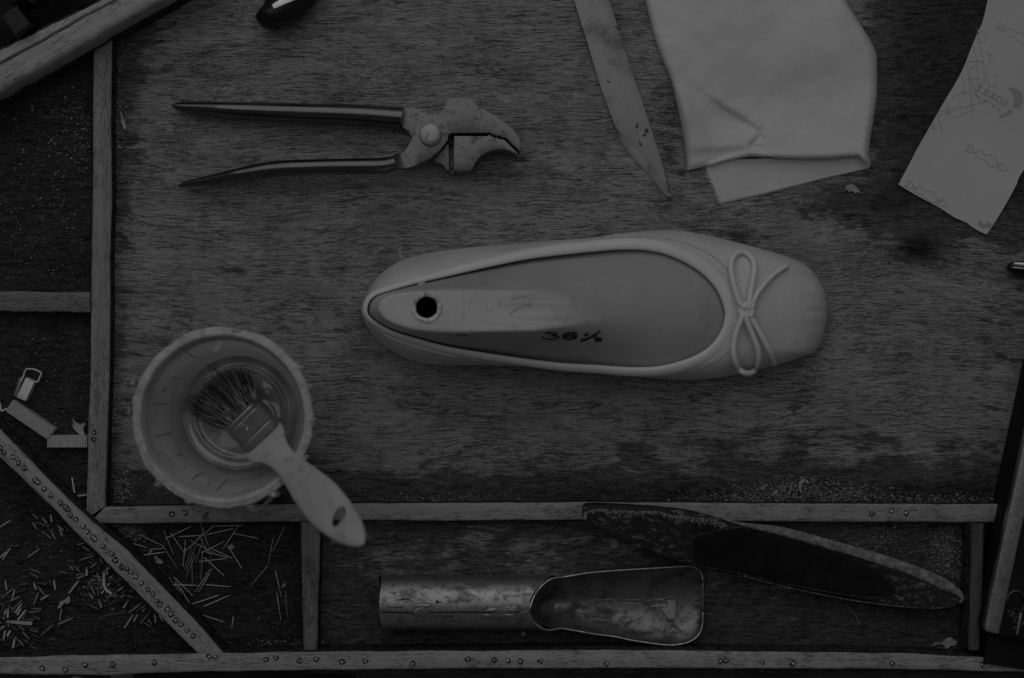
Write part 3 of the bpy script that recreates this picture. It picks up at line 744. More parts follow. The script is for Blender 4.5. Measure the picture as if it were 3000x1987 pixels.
def shoe():
    t = thing('ballet_flat', 'pale leather ballet flat with a thin cord bow on the toe', 'shoe', P(1740, 905, 0))
    ctr = I.mean(0)
    rows = 40; V = []
    for r in range(-3, rows):
        for k in range(NL):
            o = O[k]; i = I[k] + (O[k] - I[k]) / (np.linalg.norm(O[k] - I[k]) + 1e-6) * 5
            H = Htop(I[k][0]) - .0005
            if r < 0:
                f = (r + 3) / 3; inn = (i - o); inn = inn / (np.linalg.norm(inn) + 1e-6)
                p = o + inn * 9 * (1 - f) ** 2; z = .0005 + .0055 * f
            else:
                f = r / (rows - 1); a = f * math.pi / 2
                span = np.linalg.norm(i - o)
                ex = 1.0
                pl = 1 - math.cos(a) ** 1.15; zz = math.sin(a)
                if span > 130: zz = math.sin(a) ** .92
                p = o + (i - o) * pl; z = .006 + (H - .006) * zz
                # toe gathers
                if p[0] > 2330:
                    g = math.exp(-((p[1] - 900) / 50) ** 2) * min(1, (p[0] - 2330) / 60)
                    z += g * .0012 * math.sin(p[1] * .17 + .6) * math.exp(-((f - .25) / .35) ** 2)
                    p = p + np.array((g * 2.0 * math.sin(p[1] * .17), 0))
                z += .0005 * nz(p[0], p[1], .012, 4) * math.sin(a * 2)
                # folded allowance line that runs back from the stitching
            SHOE_GRID.append((p[0], p[1], z)) if r >= 0 else None
            V.append(P(p[0], p[1], z))
    mesh_obj('leather_upper', V, grid_faces(rows + 3, NL, True) + [tuple(range(NL))], M_SHOE, t, angle=180)
    SZ = SurfZ(SHOE_GRID[::1])
    # rolled binding round the opening
    nb = 12; V = []
    for k in range(NL):
        o = O[k]; i = I[k]
        tg = I[(k + 1) % NL] - I[k - 1]; tg = tg / np.linalg.norm(tg); nrm = np.array((tg[1], -tg[0]))
        if np.dot(nrm, i - ctr) < 0: nrm = -nrm
        x = i[0]; low = i[1] > 915
        wpx = float(np.interp(x, [1076, 1200, 1500, 1900, 2124], [8, 10, 11 if low else 15, 14 if low else 18, 20]))
        H = Htop(x); rz = .0018 if not low else .0022
        for j in range(nb):
            a = 2 * math.pi * j / nb
            q = i + nrm * (wpx + wpx * math.cos(a)); z = H - .0006 + rz * math.sin(a) - .0016 * (1 + math.cos(a)) * .5 * (1.0 if not low else 1.6)
            V.append(P(q[0], q[1], z))
    V2 = V
    F = []
    for k in range(NL):
        for j in range(nb):
            F.append((k * nb + j, k * nb + (j + 1) % nb, ((k + 1) % NL) * nb + (j + 1) % nb, ((k + 1) % NL) * nb + j))
    mesh_obj('opening_binding', V2, F, M_BIND, t, angle=180)
    # stitched seams
    for pts in ([(1750, 702), (1830, 695), (1900, 695), (1950, 700), (2000, 711), (2060, 734), (2100, 760), (2137, 797), (2160, 840)], [(2150, 1010), (2142, 1025), (2100, 1060), (2040, 1087), (1980, 1102), (1930, 1104)]):
        mb = MB(); q = spline(pts, 260)
        for k in range(0, 256, 5):
            a, b = q[k], q[k + 2]
            stroke(mb, [tuple(a), tuple(b)], 2.8, SZ, .00018, n=3)
        mb.build('stitching', M_STITCH, t, angle=180)
    # turned-in fold line of the lining along the sides
    for pts in ([(1062, 900), (1090, 868), (1150, 842), (1255, 805), (1350, 775), (1478, 744), (1600, 722), (1690, 708)], [(1075, 930), (1110, 968), (1170, 1000), (1260, 1028), (1350, 1047), (1440, 1060), (1540, 1068)]):
        mb = MB(); q = spline(pts, 80); tube(mb, [P(x, y, SZ(x, y) + .0000) for x, y in q], .0006, 6, flat=.7)
        mb.build('lining_edge', M_SHOE, t, angle=180)
    # bow
    B4 = lambda pts: C(2080, 720, 4.02, pts)
    bow = []
    def cord(nm, pts, par, lift, r=.00147):
        q = spline(pts, 60); m = len(q)
        mb = MB(); W = []
        for k, (x, y) in enumerate(q):
            f = k / (m - 1); zz = SZ(x, y) if y < 1085 else min(SZ(x, 1080), .03)
            W.append(P(x, y, zz + lift(f)))
        tube(mb, W, r, 10); return mb.build(nm, M_BIND, par, angle=180)
    kb = MB()
    # knot: two wraps and a core
    c = P(2187, 911, .0375)
    base = SZ(2187, 911)
    for (dx, dy, rx, ry, ro, zz) in ((0, 5, 17, 10, .1, .0042), (3, -9, 18, 9, -.6, .0040), (-4, -4, 13, 11, .8, .0036)):
        pts = []
        for k in range(21):
            a = 2 * math.pi * k / 20; x = rx * math.cos(a); y = ry * math.sin(a)
            pts.append(P(2187 + dx + x * math.cos(ro) - y * math.sin(ro), 911 + dy + x * math.sin(ro) + y * math.cos(ro), base + zz))
        tube(kb, pts, .0016, 8)
    loft(kb, [(2187, 911 + d * 15, 17 * math.sqrt(1 - (d * .93) ** 2), 0, base + .0028, .0030 * math.sqrt(1 - (d * .93) ** 2)) for d in np.linspace(-1, 1, 11)], 18)
    bw = kb.build('bow', M_BIND, t, angle=180)
    cord('cord_loop', B4([(425, 740), (360, 690), (310, 560), (270, 420), (250, 300), (252, 200), (290, 115), (370, 78), (450, 103), (505, 170), (525, 260), (505, 400), (480, 550), (462, 690), (450, 750)]), bw, lambda f: .0016 + .0022 * (1 - math.sin(math.pi * f)) + .0012)
    cord('cord_loop', B4([(400, 800), (370, 860), (330, 960), (290, 1100), (278, 1250), (308, 1390), (370, 1480), (450, 1505), (530, 1470), (572, 1370), (567, 1240), (530, 1120), (480, 1000), (435, 880), (425, 800)]), bw, lambda f: .0016 + .0020 * (1 - math.sin(math.pi * f)) + .0014 + .0035 * math.exp(-((f - .5) / .16) ** 2))
    cord('cord_end', B4([(470, 740), (520, 640), (570, 545), (680, 412), (780, 320), (905, 238)]), bw, lambda f: .0016 + .0022 * (1 - f) + .0005, .00138)
    cord('cord_end', B4([(470, 800), (505, 880), (570, 990), (640, 1120), (710, 1260), (762, 1395)]), bw, lambda f: .0016 + .0022 * (1 - f) + .0022 * f, .00148)
shoe()

RC = lambda x: float(np.interp(x, [1650, 1950], [.0075, .0034]))
def shoe_last():
    t = thing('shoe_last', 'pale plastic shoe last inside the ballet flat with a socket hole and marked size', 'shoe last', P(1600, 905, .002))
    Pu = [(1110, 905), (1116, 882), (1140, 866), (1185, 857), (1255, 851), (1350, 848), (1480, 847), (1580, 850), (1640, 860), (1690, 873), (1760, 890), (1850, 912)]
    Pd = [(1110, 905), (1124, 930), (1160, 950), (1210, 965), (1280, 973), (1400, 976), (1560, 974), (1640, 963), (1720, 946), (1790, 929), (1850, 912)]
    Pl = loop2(Pu, Pd)
    zP = lambda x: float(np.interp(x, [1110, 1400, 1600, 1700, 1780, 1850], [.068, .068, .062, .0555, .0495, .0455]))
    rows = 30; V = []; G = []
    for r in range(rows):
        f = r / (rows - 1)
        for k in range(NL):
            i = I[k]; p = i + (Pl[k] - i) * f
            z0 = Htop(i[0]) - RC(i[0]); z1 = zP(Pl[k][0]) - .0008
            fr = min(1, max(0, (p[0] - 1560) / 300))
            h = (1 - fr) * (1 - (1 - f) ** 1.25) + fr * (1 - (1 - f) ** 1.9)
            if r >= rows - 4: h = min(h, 1)
            z = z0 + (z1 - z0) * h
            V.append(P(p[0], p[1], z)); G.append((p[0], p[1], z))
    # crown: rings from the ridge to the socket
    hc = np.array((1250.0, 900.5)); hr = 45
    ang0 = np.linspace(math.pi, -math.pi, NL, endpoint=False)
    ring = np.stack([hc[0] + hr * np.cos(ang0), hc[1] - hr * np.sin(ang0)], 1)
    steps = [.04, .1, .2, .35, .55, .75, .9, 1]
    for s_ in steps:
        for k in range(NL):
            p = Pl[k] + (ring[k] - Pl[k]) * s_; e = 1 - math.exp(-s_ * 9)
            cy = 912; z = zP(p[0]) - .0008 + .0008 * e
            V.append(P(p[0], p[1], z)); G.append((p[0], p[1], z))
    nr = rows + len(steps)
    xx = np.arange(1000, 2160.0)
    def smooth(a, k=25): return np.convolve(np.pad(a, k, 'edge'), np.hanning(2 * k + 1) / np.hanning(2 * k + 1).sum(), 'valid')
    zc_ = smooth(np.interp(xx, [1000, 1250, 1450, 1600, 1700, 1800, 1900, 2000, 2060, 2124, 2160], [.068, .068, .068, .0650, .0570, .0500, .0445, .0408, .0378, .0300, .0300]), 26)
    hw_ = smooth(np.interp(xx, [1000, 1400, 1560, 1680, 1800, 1900], [60, 60, 57, 40, 12, 0]), 30)
    iu = spline(I_up, 300); il = spline(I_lo, 300)
    def zan(x, y):
        yu = np.interp(x, iu[:, 0], iu[:, 1]); yl = np.interp(x, il[:, 0], il[:, 1])
        yc = 912 if x < 1900 else 912 + (x - 1900) * .01
        ed = (yc - yu) if y < yc else (yl - yc); ed = max(ed, 6)
        v = min(1, abs(y - yc) / ed); p = min(.8, np.interp(x, xx, hw_) / ed); zt_ = Htop(x) - RC(x); zc = max(zt_, np.interp(x, xx, zc_))
        u = max(0, (v - p) / (1 - p)); n_ = float(np.interp(x, [1400, 1620, 1950], [1.08, 1.25, 2.2]))
        return zt_ + (zc - zt_) * (1 - u ** n_)
    A = np.array(G).reshape(nr, NL, 3); Zg = A[:, :, 2].copy()
    for a_ in range(nr):
        for b_ in range(NL):
            x, y, z = A[a_, b_]
            w_ = min(1, max(0, (x - 1330) / 120)); w_ = w_ * w_ * (3 - 2 * w_)
            if w_ > 0 and a_ > 0: Zg[a_, b_] = z * (1 - w_) + zan(x, y) * w_
    G = [(x, y, z) for (x, y, _), z in zip(G, Zg.ravel())]; V = [P(*g_) for g_ in G]
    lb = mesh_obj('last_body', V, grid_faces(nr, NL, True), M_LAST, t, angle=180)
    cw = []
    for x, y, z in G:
        h_ = float(np.interp(x, xx, hw_)) + 2; e_ = min(1, max(0, (h_ - abs(y - 912) + 4) / 12)); cw.append(e_ * min(1, max(0, (1760 - x) / 120)))  # mask for the painted light on the crown
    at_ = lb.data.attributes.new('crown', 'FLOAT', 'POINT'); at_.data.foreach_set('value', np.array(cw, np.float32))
    SZ = SurfZ(G)
    # collar and socket
    mb = MB(); n = 48; V = []; zt = zP(1250)
    prof = [(45, zt + .0000), (44, zt + .0009), (40, zt + .0011), (36, zt + .0008), (32, zt + .0003), (31.5, zt - .004), (31, zt - .020)]
    for r_, z in prof:
        for k in range(n):
            a = 2 * math.pi * k / n; q = r_ * (1 + .045 * nz(math.cos(a) * 2, math.sin(a) * 2, 1, 3 + (r_ > 38) * 5)); b = P(hc[0] + q * math.cos(a), hc[1] + q * math.sin(a), zt)
            V.append((b.x, b.y, z))
    F = grid_faces(len(prof), n, True); mi = [0 if i < 4 * n else 1 for i in range(len(F))]
    mb.v = V; mb.f = F + [tuple(range(6 * n, 7 * n))]; mb.m = mi + [1]
    mb.build('socket_collar', [M_COLLAR, M_HOLE], t)
    K = lambda pts: C(1480, 740, 4.9, pts)
    mb = MB()
    for pts, wd in (([(570, 1165), (640, 1155), (735, 1160), (720, 1185), (640, 1195), (740, 1205), (785, 1220), (740, 1240), (650, 1250), (560, 1235), (525, 1215)], 3.6),
                    ([(1030, 1165), (950, 1155), (860, 1175), (835, 1205), (850, 1235), (930, 1245), (1010, 1230), (1015, 1205), (930, 1195), (850, 1205)], 5.0), ([(1030, 1165), (1010, 1195), (930, 1200)], 4.6),
                    ([(1135, 1195), (1165, 1182), (1200, 1170)], 6), ([(1075, 1272), (1180, 1240), (1280, 1190), (1370, 1125)], 5.5), ([(1280, 1230), (1330, 1235), (1385, 1250), (1350, 1268), (1290, 1262)], 6)):
        mb = MB(); stroke(mb, K(pts), wd * 1.45, SZ, .00022, jit=.3); mb.build('size_mark', M_MARK, t, angle=180)
    mb = MB(); stroke(mb, Z5([(1050, 1072), (1100, 1070), (1155, 1078)]), 4, SZ, .0002, jit=.4); mb.build('ink_mark', M_MARK, t, angle=180)
    mb = MB()
    for pts, wd in (([(325, 435), (400, 440)], 3), ([(390, 480), (450, 475), (520, 455), (590, 435)], 3), ([(560, 475), (620, 480)], 1.6), ([(700, 490), (760, 465), (860, 460), (910, 472), (880, 500), (800, 505), (730, 480)], 3.6), ([(770, 480), (870, 485)], 4),
                    ([(980, 515), (1060, 535), (1140, 560)], 3), ([(1020, 465), (1080, 472)], 2), ([(1130, 500), (1165, 503)], 2.4), ([(1560, 590), (1600, 575), (1635, 590)], 2.4), ([(260, 370), (330, 365), (415, 380)], 2), ([(850, 350), (900, 342)], 2.2), ([(980, 385), (1060, 375), (1120, 385)], 1.8), ([(1600, 735), (1608, 760)], 2.6), ([(1280, 560), (1300, 566)], 2.4)):
        stroke(mb, K(pts), wd, SZ, .0002, jit=.5)
    for pts, wd in (([(1545, 880), (1600, 840), (1740, 775)], 5), ([(1560, 745), (1650, 720), (1780, 690)], 2.5), ([(1530, 1190), (1600, 1160), (1720, 1190)], 7), ([(1400, 1120), (1450, 1135)], 3), ([(1340, 780), (1340, 845), (1395, 845)], 1.4), ([(1455, 760), (1455, 830)], 1.2), ([(1180, 760), (1215, 790)], 1.2)):
        stroke(mb, Z5(pts), wd, SZ, .0002, jit=.8)
    for pts, wd in (([(1210, 1070), (1218, 1105)], 3), ([(955, 1188), (1008, 1200)], 1.6), ([(520, 795), (532, 800)], 2.5), ([(1195, 640), (1210, 670)], 2), ([(1170, 1000), (1210, 960)], 3)):
        stroke(mb, Z6(pts), wd, SZ, .0002, jit=.6)
    mb.build('faded_mark', m_plain('smudged_ink', .34, .56, 1400, .7), t, angle=180)
    # raised part line across the crown
    mb = MB(); q = spline(Z5([(1105, 655), (1120, 720), (1128, 800), (1118, 880), (1095, 960)]), 30); stroke(mb, q, 1.6, SZ, .0002); mb.build('hinge_line', m_plain('line_shadow', .4, .5, 90), t, angle=180)
    # worn label patch scratches
    # small tab of tape at the topline
    mb = MB(); v, f = plate(Z5([(700, 608), (730, 592), (764, 584), (770, 598), (740, 606), (705, 614)]), Htop(1240) - .002, Htop(1240) + .001, .0002); mb.add(v, f)
    mb.build('lining_tab', M_COLLAR, t)
shoe_last()

# ---------------------------------------------------------------- glue pot
POT = P(650, 1224, .068); POT.z = 0
def m_glue():
    q = NT('wet_glue'); v = q.mapping((1, 1, 1))
    q.color(q.ramp(q.noise(v, 70, 5), .35, .68, .30, .52)); q.rough(.16)
    q.b.inputs['Coat Weight'].default_value = 1.0; q.b.inputs['Coat Roughness'].default_value = .06
    return q.mat
def m_handle():
    q = NT('handled_brush_wood'); v = q.mapping((1, 1, 1))
    c = q.ramp(q.noise(v, 30, 5, .6), .3, .7, .46, .56)
    c = q.math('MULTIPLY', c, q.ramp(q.noise(q.mapping((30, 260, 30), math.radians(-50)), 1, 4), .3, .7, .94, 1.03))
    d = q.math('MULTIPLY', q.ramp(q.noise(v, 150, 6, .7), .54, .70), .5)
    q.color(q.mix(d, c, .2)); q.rough(.6); q.bump(q.noise(v, 500, 4), .0001); return q.mat
def m_pot():
    q = NT('milky_pot_plastic'); v = q.mapping((1, 1, 1))
    c = q.ramp(q.noise(v, 60, 6, .6), .35, .68, .54, .72)
    sep = q.n('ShaderNodeSeparateXYZ'); q.link(q.co, sep.inputs[0])
    zz = q.math('ADD', sep.outputs[2], q.math('MULTIPLY', q.math('SUBTRACT', q.noise(q.mapping((25, 25, 60)), 1, 4), .5), .02))
    film = q.ramp(zz, .012, .050, .72, 1.2)                      # old glue film up the lower wall
    band = q.math('MULTIPLY', q.ramp(q.noise(q.mapping((6, 6, 420)), 1, 3), .35, .65, .88, 1.05), 1.0)
    q.color(q.math('MULTIPLY', q.math('MULTIPLY', c, film), band)); q.rough(.38)
    q.b.inputs['Subsurface Weight'].default_value = .15; q.b.inputs['Subsurface Radius'].default_value = (.01, .01, .01); q.b.inputs['Subsurface Scale'].default_value = .3
    q.bump(q.noise(v, 420, 4), .0003)
    tr = q.n('ShaderNodeBsdfTranslucent'); tr.inputs[0].default_value = (.93, .93, .93, 1)
    mx = q.n('ShaderNodeMixShader'); mx.inputs[0].default_value = .6
    q.link(q.b.outputs[0], mx.inputs[1]); q.link(tr.outputs[0], mx.inputs[2])
    q.link(mx.outputs[0], q.t.nodes['Material Output'].inputs['Surface'])
    return q.mat
M_POT = m_pot(); M_GLUE = m_glue()
M_RIM = m_plain('dried_glue_on_rim', .36, .60, 120, .45, 0, .0005, 300, .3, a=.3, b=.62)
def pot():
    t = thing('glue_pot', 'round milky plastic glue pot with a crusted rim and dried drips', 'glue pot', POT)
    n = 144; V = []
    prof = [(.026, .0), (.0295, .0005), (.0305, .003), (.0400, .058), (.0403, .0605), (.0402, .0630), (.0395, .0640), (.0380, .0600), (.0372, .050), (.0362, .0485), (.0335, .030), (.0318, .0285), (.0285, .0080), (.0268, .0050), (.018, .0048), (.006, .0048)]
    for i, (r, z) in enumerate(prof):
        for k in range(n):
            a = 2 * math.pi * k / n; w_ = .00025 * nz(math.cos(a) * 3, math.sin(a) * 3, 1, 2 + i * .01)
            V.append((POT.x + (r + w_) * math.cos(a), POT.y + (r + w_) * math.sin(a), z + (w_ if z > .02 else 0)))
    mesh_obj('pot_wall', V, grid_faces(len(prof), n, True) + [tuple(range(n)), tuple(range((len(prof) - 1) * n, len(prof) * n))], M_POT, t, angle=50)
    # rolled rim with dried glue lumps
    V = []; pr = [(.0398, .0625), (.0395, .0650), (.0401, .0668), (.0413, .0674), (.0422, .0662), (.0433, .0668), (.0443, .0655), (.0444, .0630), (.0436, .0600), (.0405, .0598)]
    for i, (r, z) in enumerate(pr):
        for k in range(n * 2):
            a = math.pi * k / n; cx, sx = math.cos(a), math.sin(a)
            outer = max(0, (r - .0405) / .004)
            lump = .0011 * nz(cx * 4, sx * 4, 1, 3) + .0009 * max(0, nz(cx * 14, sx * 14, 1, 6) - .15) * (1.6 if cx > .3 else 1)
            rr = r + lump * outer * .9; zz = z + lump * .7 * (z > .062)
            V.append((POT.x + rr * cx, POT.y + rr * sx, zz))
    rim = mesh_obj('rim', V, grid_faces(len(pr), n * 2, True), M_RIM, t, angle=180)
    mb = MB()
    for x, y, rx, ry, s_ in [(908, 1135, 12, 10, 1), (915, 1232, 13, 9, 2), (920, 1240, 6, 7, 3), (897, 1340, 9, 11, 4), (385, 1205, 6, 12, 5), (540, 985, 20, 10, 6), (395, 1120, 7, 14, 7), (905, 1150, 10, 16, 8), (560, 1465, 16, 9, 9), (738, 1482, 12, 6, 10), (806, 1446, 15, 11, 11), (470, 1415, 12, 14, 12), (700, 968, 18, 7, 13), (880, 1080, 12, 10, 15)]:
        mb = MB(); blob(mb, x, y, rx, ry, .0600, .0062, s_, 16, .45); mb.build('dried_glue_lump', M_RIM, rim)
    # string of glue hanging in a loop from the rim, and the streak inside
    mb = MB(); G7 = lambda pts: C(350, 920, 2.178, pts)
    q = spline(G7([(985, 1125), (960, 1180), (910, 1230), (865, 1252), (830, 1240), (815, 1210), (830, 1170), (880, 1130), (950, 1100)]), 50)
    tube(mb, [P(x, y, .060 - .018 * math.sin(math.pi * k / 49)) for k, (x, y) in enumerate(q)], [.0010 + .0004 * math.sin(k * .3) for k in range(50)], 8)
    mb.build('hanging_glue_string', M_RIM, t)
    mb = MB(); loft(mb, [(651, 1002, 11, 0, .0650, .0012), (646, 1011, 8, 2, .062, .0014), (640, 1020, 9, 3, .060, .0014), (631, 1029, 13, 4, .057, .0013), (627, 1036, 8, 3, .055, .0008)], 12)
    mb.build('glue_streak', m_plain('fresh_glue_run', .88, .95, 90, .35), t)
    # dark scratches down the inner wall
    mb = MB()
    def wallpt(px, py):
        # find height on the inner wall whose image is (px, py)
        best = None
        for z in np.linspace(.006, .062, 60):
            p = P(px, py, z); r = math.hypot(p.x - POT.x, p.y - POT.y); rw = np.interp(z, [.008, .0285, .030, .0485, .050, .060], [.0285, .0318, .0335, .0362, .0372, .0380])
            d = abs(r - rw)
            if best is None or d < best[0]: best = (d, z)
        return best[1]
    for a, b in ([(415, 240), (500, 280)], [(205, 577), (305, 574)], [(325, 402), (395, 412)], [(205, 788), (345, 752)], [(615, 1138), (690, 1055)], [(450, 1065), (530, 1010)], [(275, 500), (292, 460)], [(345, 312), (352, 308)], [(370, 285), (400, 262)], [(355, 910), (400, 895)], [(245, 880), (260, 892)], [(560, 1100), (575, 1080)]):
        A, B_ = G7([a])[0], G7([b])[0]; pts = []
        for f in np.linspace(0, 1, 8):
            x = A[0] + (B_[0] - A[0]) * f; y = A[1] + (B_[1] - A[1]) * f; z = wallpt(x, y) + .0004
            q_ = P(x, y, z); d = Vector((POT.x - q_.x, POT.y - q_.y, 0)).normalized() * .0004; pts.append(Vector((q_.x, q_.y, z)) + d)
        tube(mb, pts, [.00008 + .00013 * math.sin(math.pi * f) for f in np.linspace(.05, .95, 8)], 5)
    mb.build('inner_scratch', m_plain('dark_scratch', .06, .14, 500, .8), t)
    # glue with a meniscus ring and ripples
    V = []; nr = 34
    for i in range(nr):
        f = i / (nr - 1); r = .0002 + .0293 * f
        for k in range(n):
            a = 2 * math.pi * k / n; x = POT.x + r * math.cos(a); y = POT.y + r * math.sin(a)
            z = .0135 + .0018 * max(0, (f - .86) / .14) ** 2 + .0007 * nz(x, y, 60, 5) * (1 - f ** 4) + .0026 * math.exp(-((f - .80) / .03) ** 2) * (.55 + .5 * math.sin(a * 2 + .5)) + .0013 * math.exp(-((x - POT.x - .014) ** 2 + (y - POT.y - .010) ** 2) / 9e-6) + .0009 * math.exp(-((math.hypot(x - POT.x - .0085, y - POT.y + .003) - .009) / .0018) ** 2)
            V.append((x, y, z))
    mesh_obj('liquid_glue', V, grid_faces(nr, n, True) + [tuple(range(n))], M_GLUE, t, angle=180)
pot()

# ---------------------------------------------------------------- brush
M_BRISTLE = m_plain('dark_bristle', .10, .42, 700, .6, spec=.4)
M_FERRULE = m_metal('dull_ferrule_metal', .44, .18, .50, 90, scr=.06, bump=.00002)
M_HANDLE = m_handle()
def brush():
    t = thing('glue_brush', 'flat glue brush with dark bristles and pale wooden handle leaning in the pot', 'brush', P(720, 1230, .03))
    ax = np.array((62, 71)) / 94.26; wv = np.array((95, -93)) / 133.0
    c0 = np.array((705.5, 1211.5))
    zax = lambda s: .030 + .00017 * s
    def sec(s, hw, hz, e=2.6): c = c0 + ax * s; return (c[0], c[1], -wv[0] * hw, -wv[1] * hw, zax(s), hz, e)
    # ferrule with rolled ridges
    mb = MB(); st = []
    for s in np.linspace(0, 100, 60):
        hw = 66 - 1.5 * s / 100; hz = .0062
        bulge = sum(math.exp(-((s - q) / 2.3) ** 2) for q in (5, 20, 74)) * 1.2
        st.append(sec(s, hw + 1.5 * bulge, hz + .0006 * bulge, 2.8))
    loft(mb, st, 48); fer = mb.build('ferrule', M_FERRULE, t, angle=60)
    mb = MB()
    for x, y in C(650, 1140, 6.535, [(698, 700), (542, 945)]):
        s = float(np.dot(np.array((x, y)) - c0, ax)); z = zax(s) + .0060
        loft(mb, [(x, y, 5.5, 0, z + .0001, .0006)] if False else [(x, y - 5 * math.cos(a), 5.5 * math.sin(a) + .1, 0, z, .0013 * math.sin(a) + .00005) for a in np.linspace(.05, 3.09, 9)], 10)
    mb.build('rivet', M_RIVET, fer)
    # embossed number 12
    mb = MB(); zf = lambda x, y: zax(float(np.dot(np.array((x, y)) - c0, ax))) + .00625
    def gl(pts, cx, cy, h):
        return [(cx + (-wv[0] * (a - .5) + ax[0] * (b - .5)) * h, cy + (-wv[1] * (a - .5) + ax[1] * (b - .5)) * h) for a, b in pts]
    zq = lambda x, y: zf(x, y)
    for pts, (cx, cy) in (([(.3, .8), (.5, 1), (.5, 0)], (737, 1226)), ([(.2, .75), (.3, .95), (.6, 1), (.8, .8), (.7, .55), (.3, .2), (.2, .03), (.85, .03)], (714, 1249))):
        q = gl(pts, cx, cy, 25); q = spline(q, 24) if len(q) > 3 else resample(q, 12)
        tube(mb, [P(x, y, zq(x, y)) for x, y in q], .00062, 6)
    mb.build('embossed_number', M_RIVET, fer)
    # bristles
    locus = spline([(578, 1222), (566, 1200), (566, 1180), (582, 1158), (604, 1132), (634, 1106), (668, 1090), (700, 1086), (733, 1106)], 60)
    mb = MB()
    core = []
    for f in np.linspace(0, 1, 8):
        a = np.array((658, 1258)) * (1 - f * .72) + locus[3] * f * .72; b = np.array((753, 1165)) * (1 - f * .72) + locus[56] * f * .72
        c = (a + b) / 2; h = (b - a) / 2 * .93; core.append((c[0], c[1], h[0], h[1], .0290 - .009 * f, .0045 * (1 - f * .4)))
    loft(mb, core, 20); mb.build('bristle_core', m_plain('bristle_core_dark', .04, .12, 900, .8), t)
    mb = MB()
    for k in range(1250):
        wq = random.random(); lay = random.uniform(-1, 1)
        a = np.array((658, 1258)) * (1 - wq) + np.array((753, 1165)) * wq
        wt = min(1, max(0, wq + random.gauss(0, .045))); b = locus[int(wt * 59)]
        ln = random.uniform(.66, 1.04) if random.random() < .9 else random.uniform(1.02, 1.25)
        b = a + (b - a) * ln + rng.normal(0, 4.0, 2)
        mid = (a + b) / 2 + rng.normal(0, 2.4, 2)
        zs = .0295 + lay * .0048; ze = .0205 + lay * .0045 + (ln - 1) * -.004
        mi_ = 0 if random.random() < .34 else (1 if random.random() < .6 else 2)
        rr = random.uniform(.00016, .0003)
        tube(mb, [P(a[0], a[1], zs), P(mid[0], mid[1], (zs + ze) / 2 + .0012), P(b[0], b[1], max(.0150, ze))], [rr, rr * .9, rr * .3], 4, m=mi_, caps=False)
    mb.build('bristles', [m_plain('black_bristle', .02, .05, 300, .6), m_plain('brown_bristle', .10, .20, 300, .6), m_plain('grey_bristle', .30, .50, 300, .55)], t, angle=180)
    # handle
    G7 = lambda pts: C(350, 920, 2.178, pts)
    Lh = G7([(800, 880), (815, 925), (850, 950), (910, 953), (960, 975), (1000, 1010), (1050, 1080), (1080, 1130), (1120, 1200), (1200, 1310), (1300, 1400), (1400, 1460), (1480, 1484), (1530, 1484), (1556, 1478)])
    Rh = G7([(1022, 690), (1040, 705), (1053, 740), (1060, 780), (1070, 815), (1090, 850), (1120, 888), (1160, 920), (1220, 960), (1350, 1055), (1430, 1140), (1490, 1220), (1540, 1300), (1572, 1400), (1568, 1465)])
    n = 70; L_ = spline(Lh, n); R_ = spline(Rh, n); st = []
    for i in range(n):
        c = (L_[i] + R_[i]) / 2; h = (L_[i] - R_[i]) / 2; s = float(np.dot(c - c0, ax)); f = i / (n - 1)
        hz = .0052 - .0008 * math.exp(-((f - .35) / .2) ** 2)
        hz *= math.sqrt(max(.02, 1 - max(0, (f - .80) / .2) ** 2.5))
        if f < .04: hz *= .75 + .25 * f / .04
        st.append((c[0], c[1], h[0], h[1], zax(s), hz, 2.5))
    mb = MB(); loft(mb, st, 40); hd = mb.build('handle', M_HANDLE, t, angle=180)
    # oval hanging hole cut through
    s = float(np.dot(np.array((990, 1512)) - c0, ax)); z = zax(s)
    cm = MB(); d = np.array((.42, -.907)); d2 = np.array((.907, .42)); V = []
    for zz in (z - .02, z + .02):
        for k in range(32):
            a = 2 * math.pi * k / 32; q = np.array((990, 1512)) + d * 33 * math.cos(a) + d2 * 15.5 * math.sin(a); b = P(q[0], q[1], z); V.append((b.x + (zz - z) * .2, b.y, zz))
    cm.add(V, grid_faces(2, 32, True) + [tuple(range(32))[::-1], tuple(range(32, 64))])
    cut = cm.build('hanging_hole_cutter', M_HANDLE)
    md = hd.modifiers.new('hole', 'BOOLEAN'); md.operation = 'DIFFERENCE'; md.object = cut; md.solver = 'EXACT'
    bpy.context.view_layer.update(); dg = bpy.context.evaluated_depsgraph_get()
    me = bpy.data.meshes.new_from_object(hd.evaluated_get(dg)); hd.modifiers.clear(); hd.data = me; me.name = 'handle'
    me.shade_smooth(); me.set_sharp_from_angle(angle=math.radians(50))
    bpy.data.objects.remove(cut)
brush()

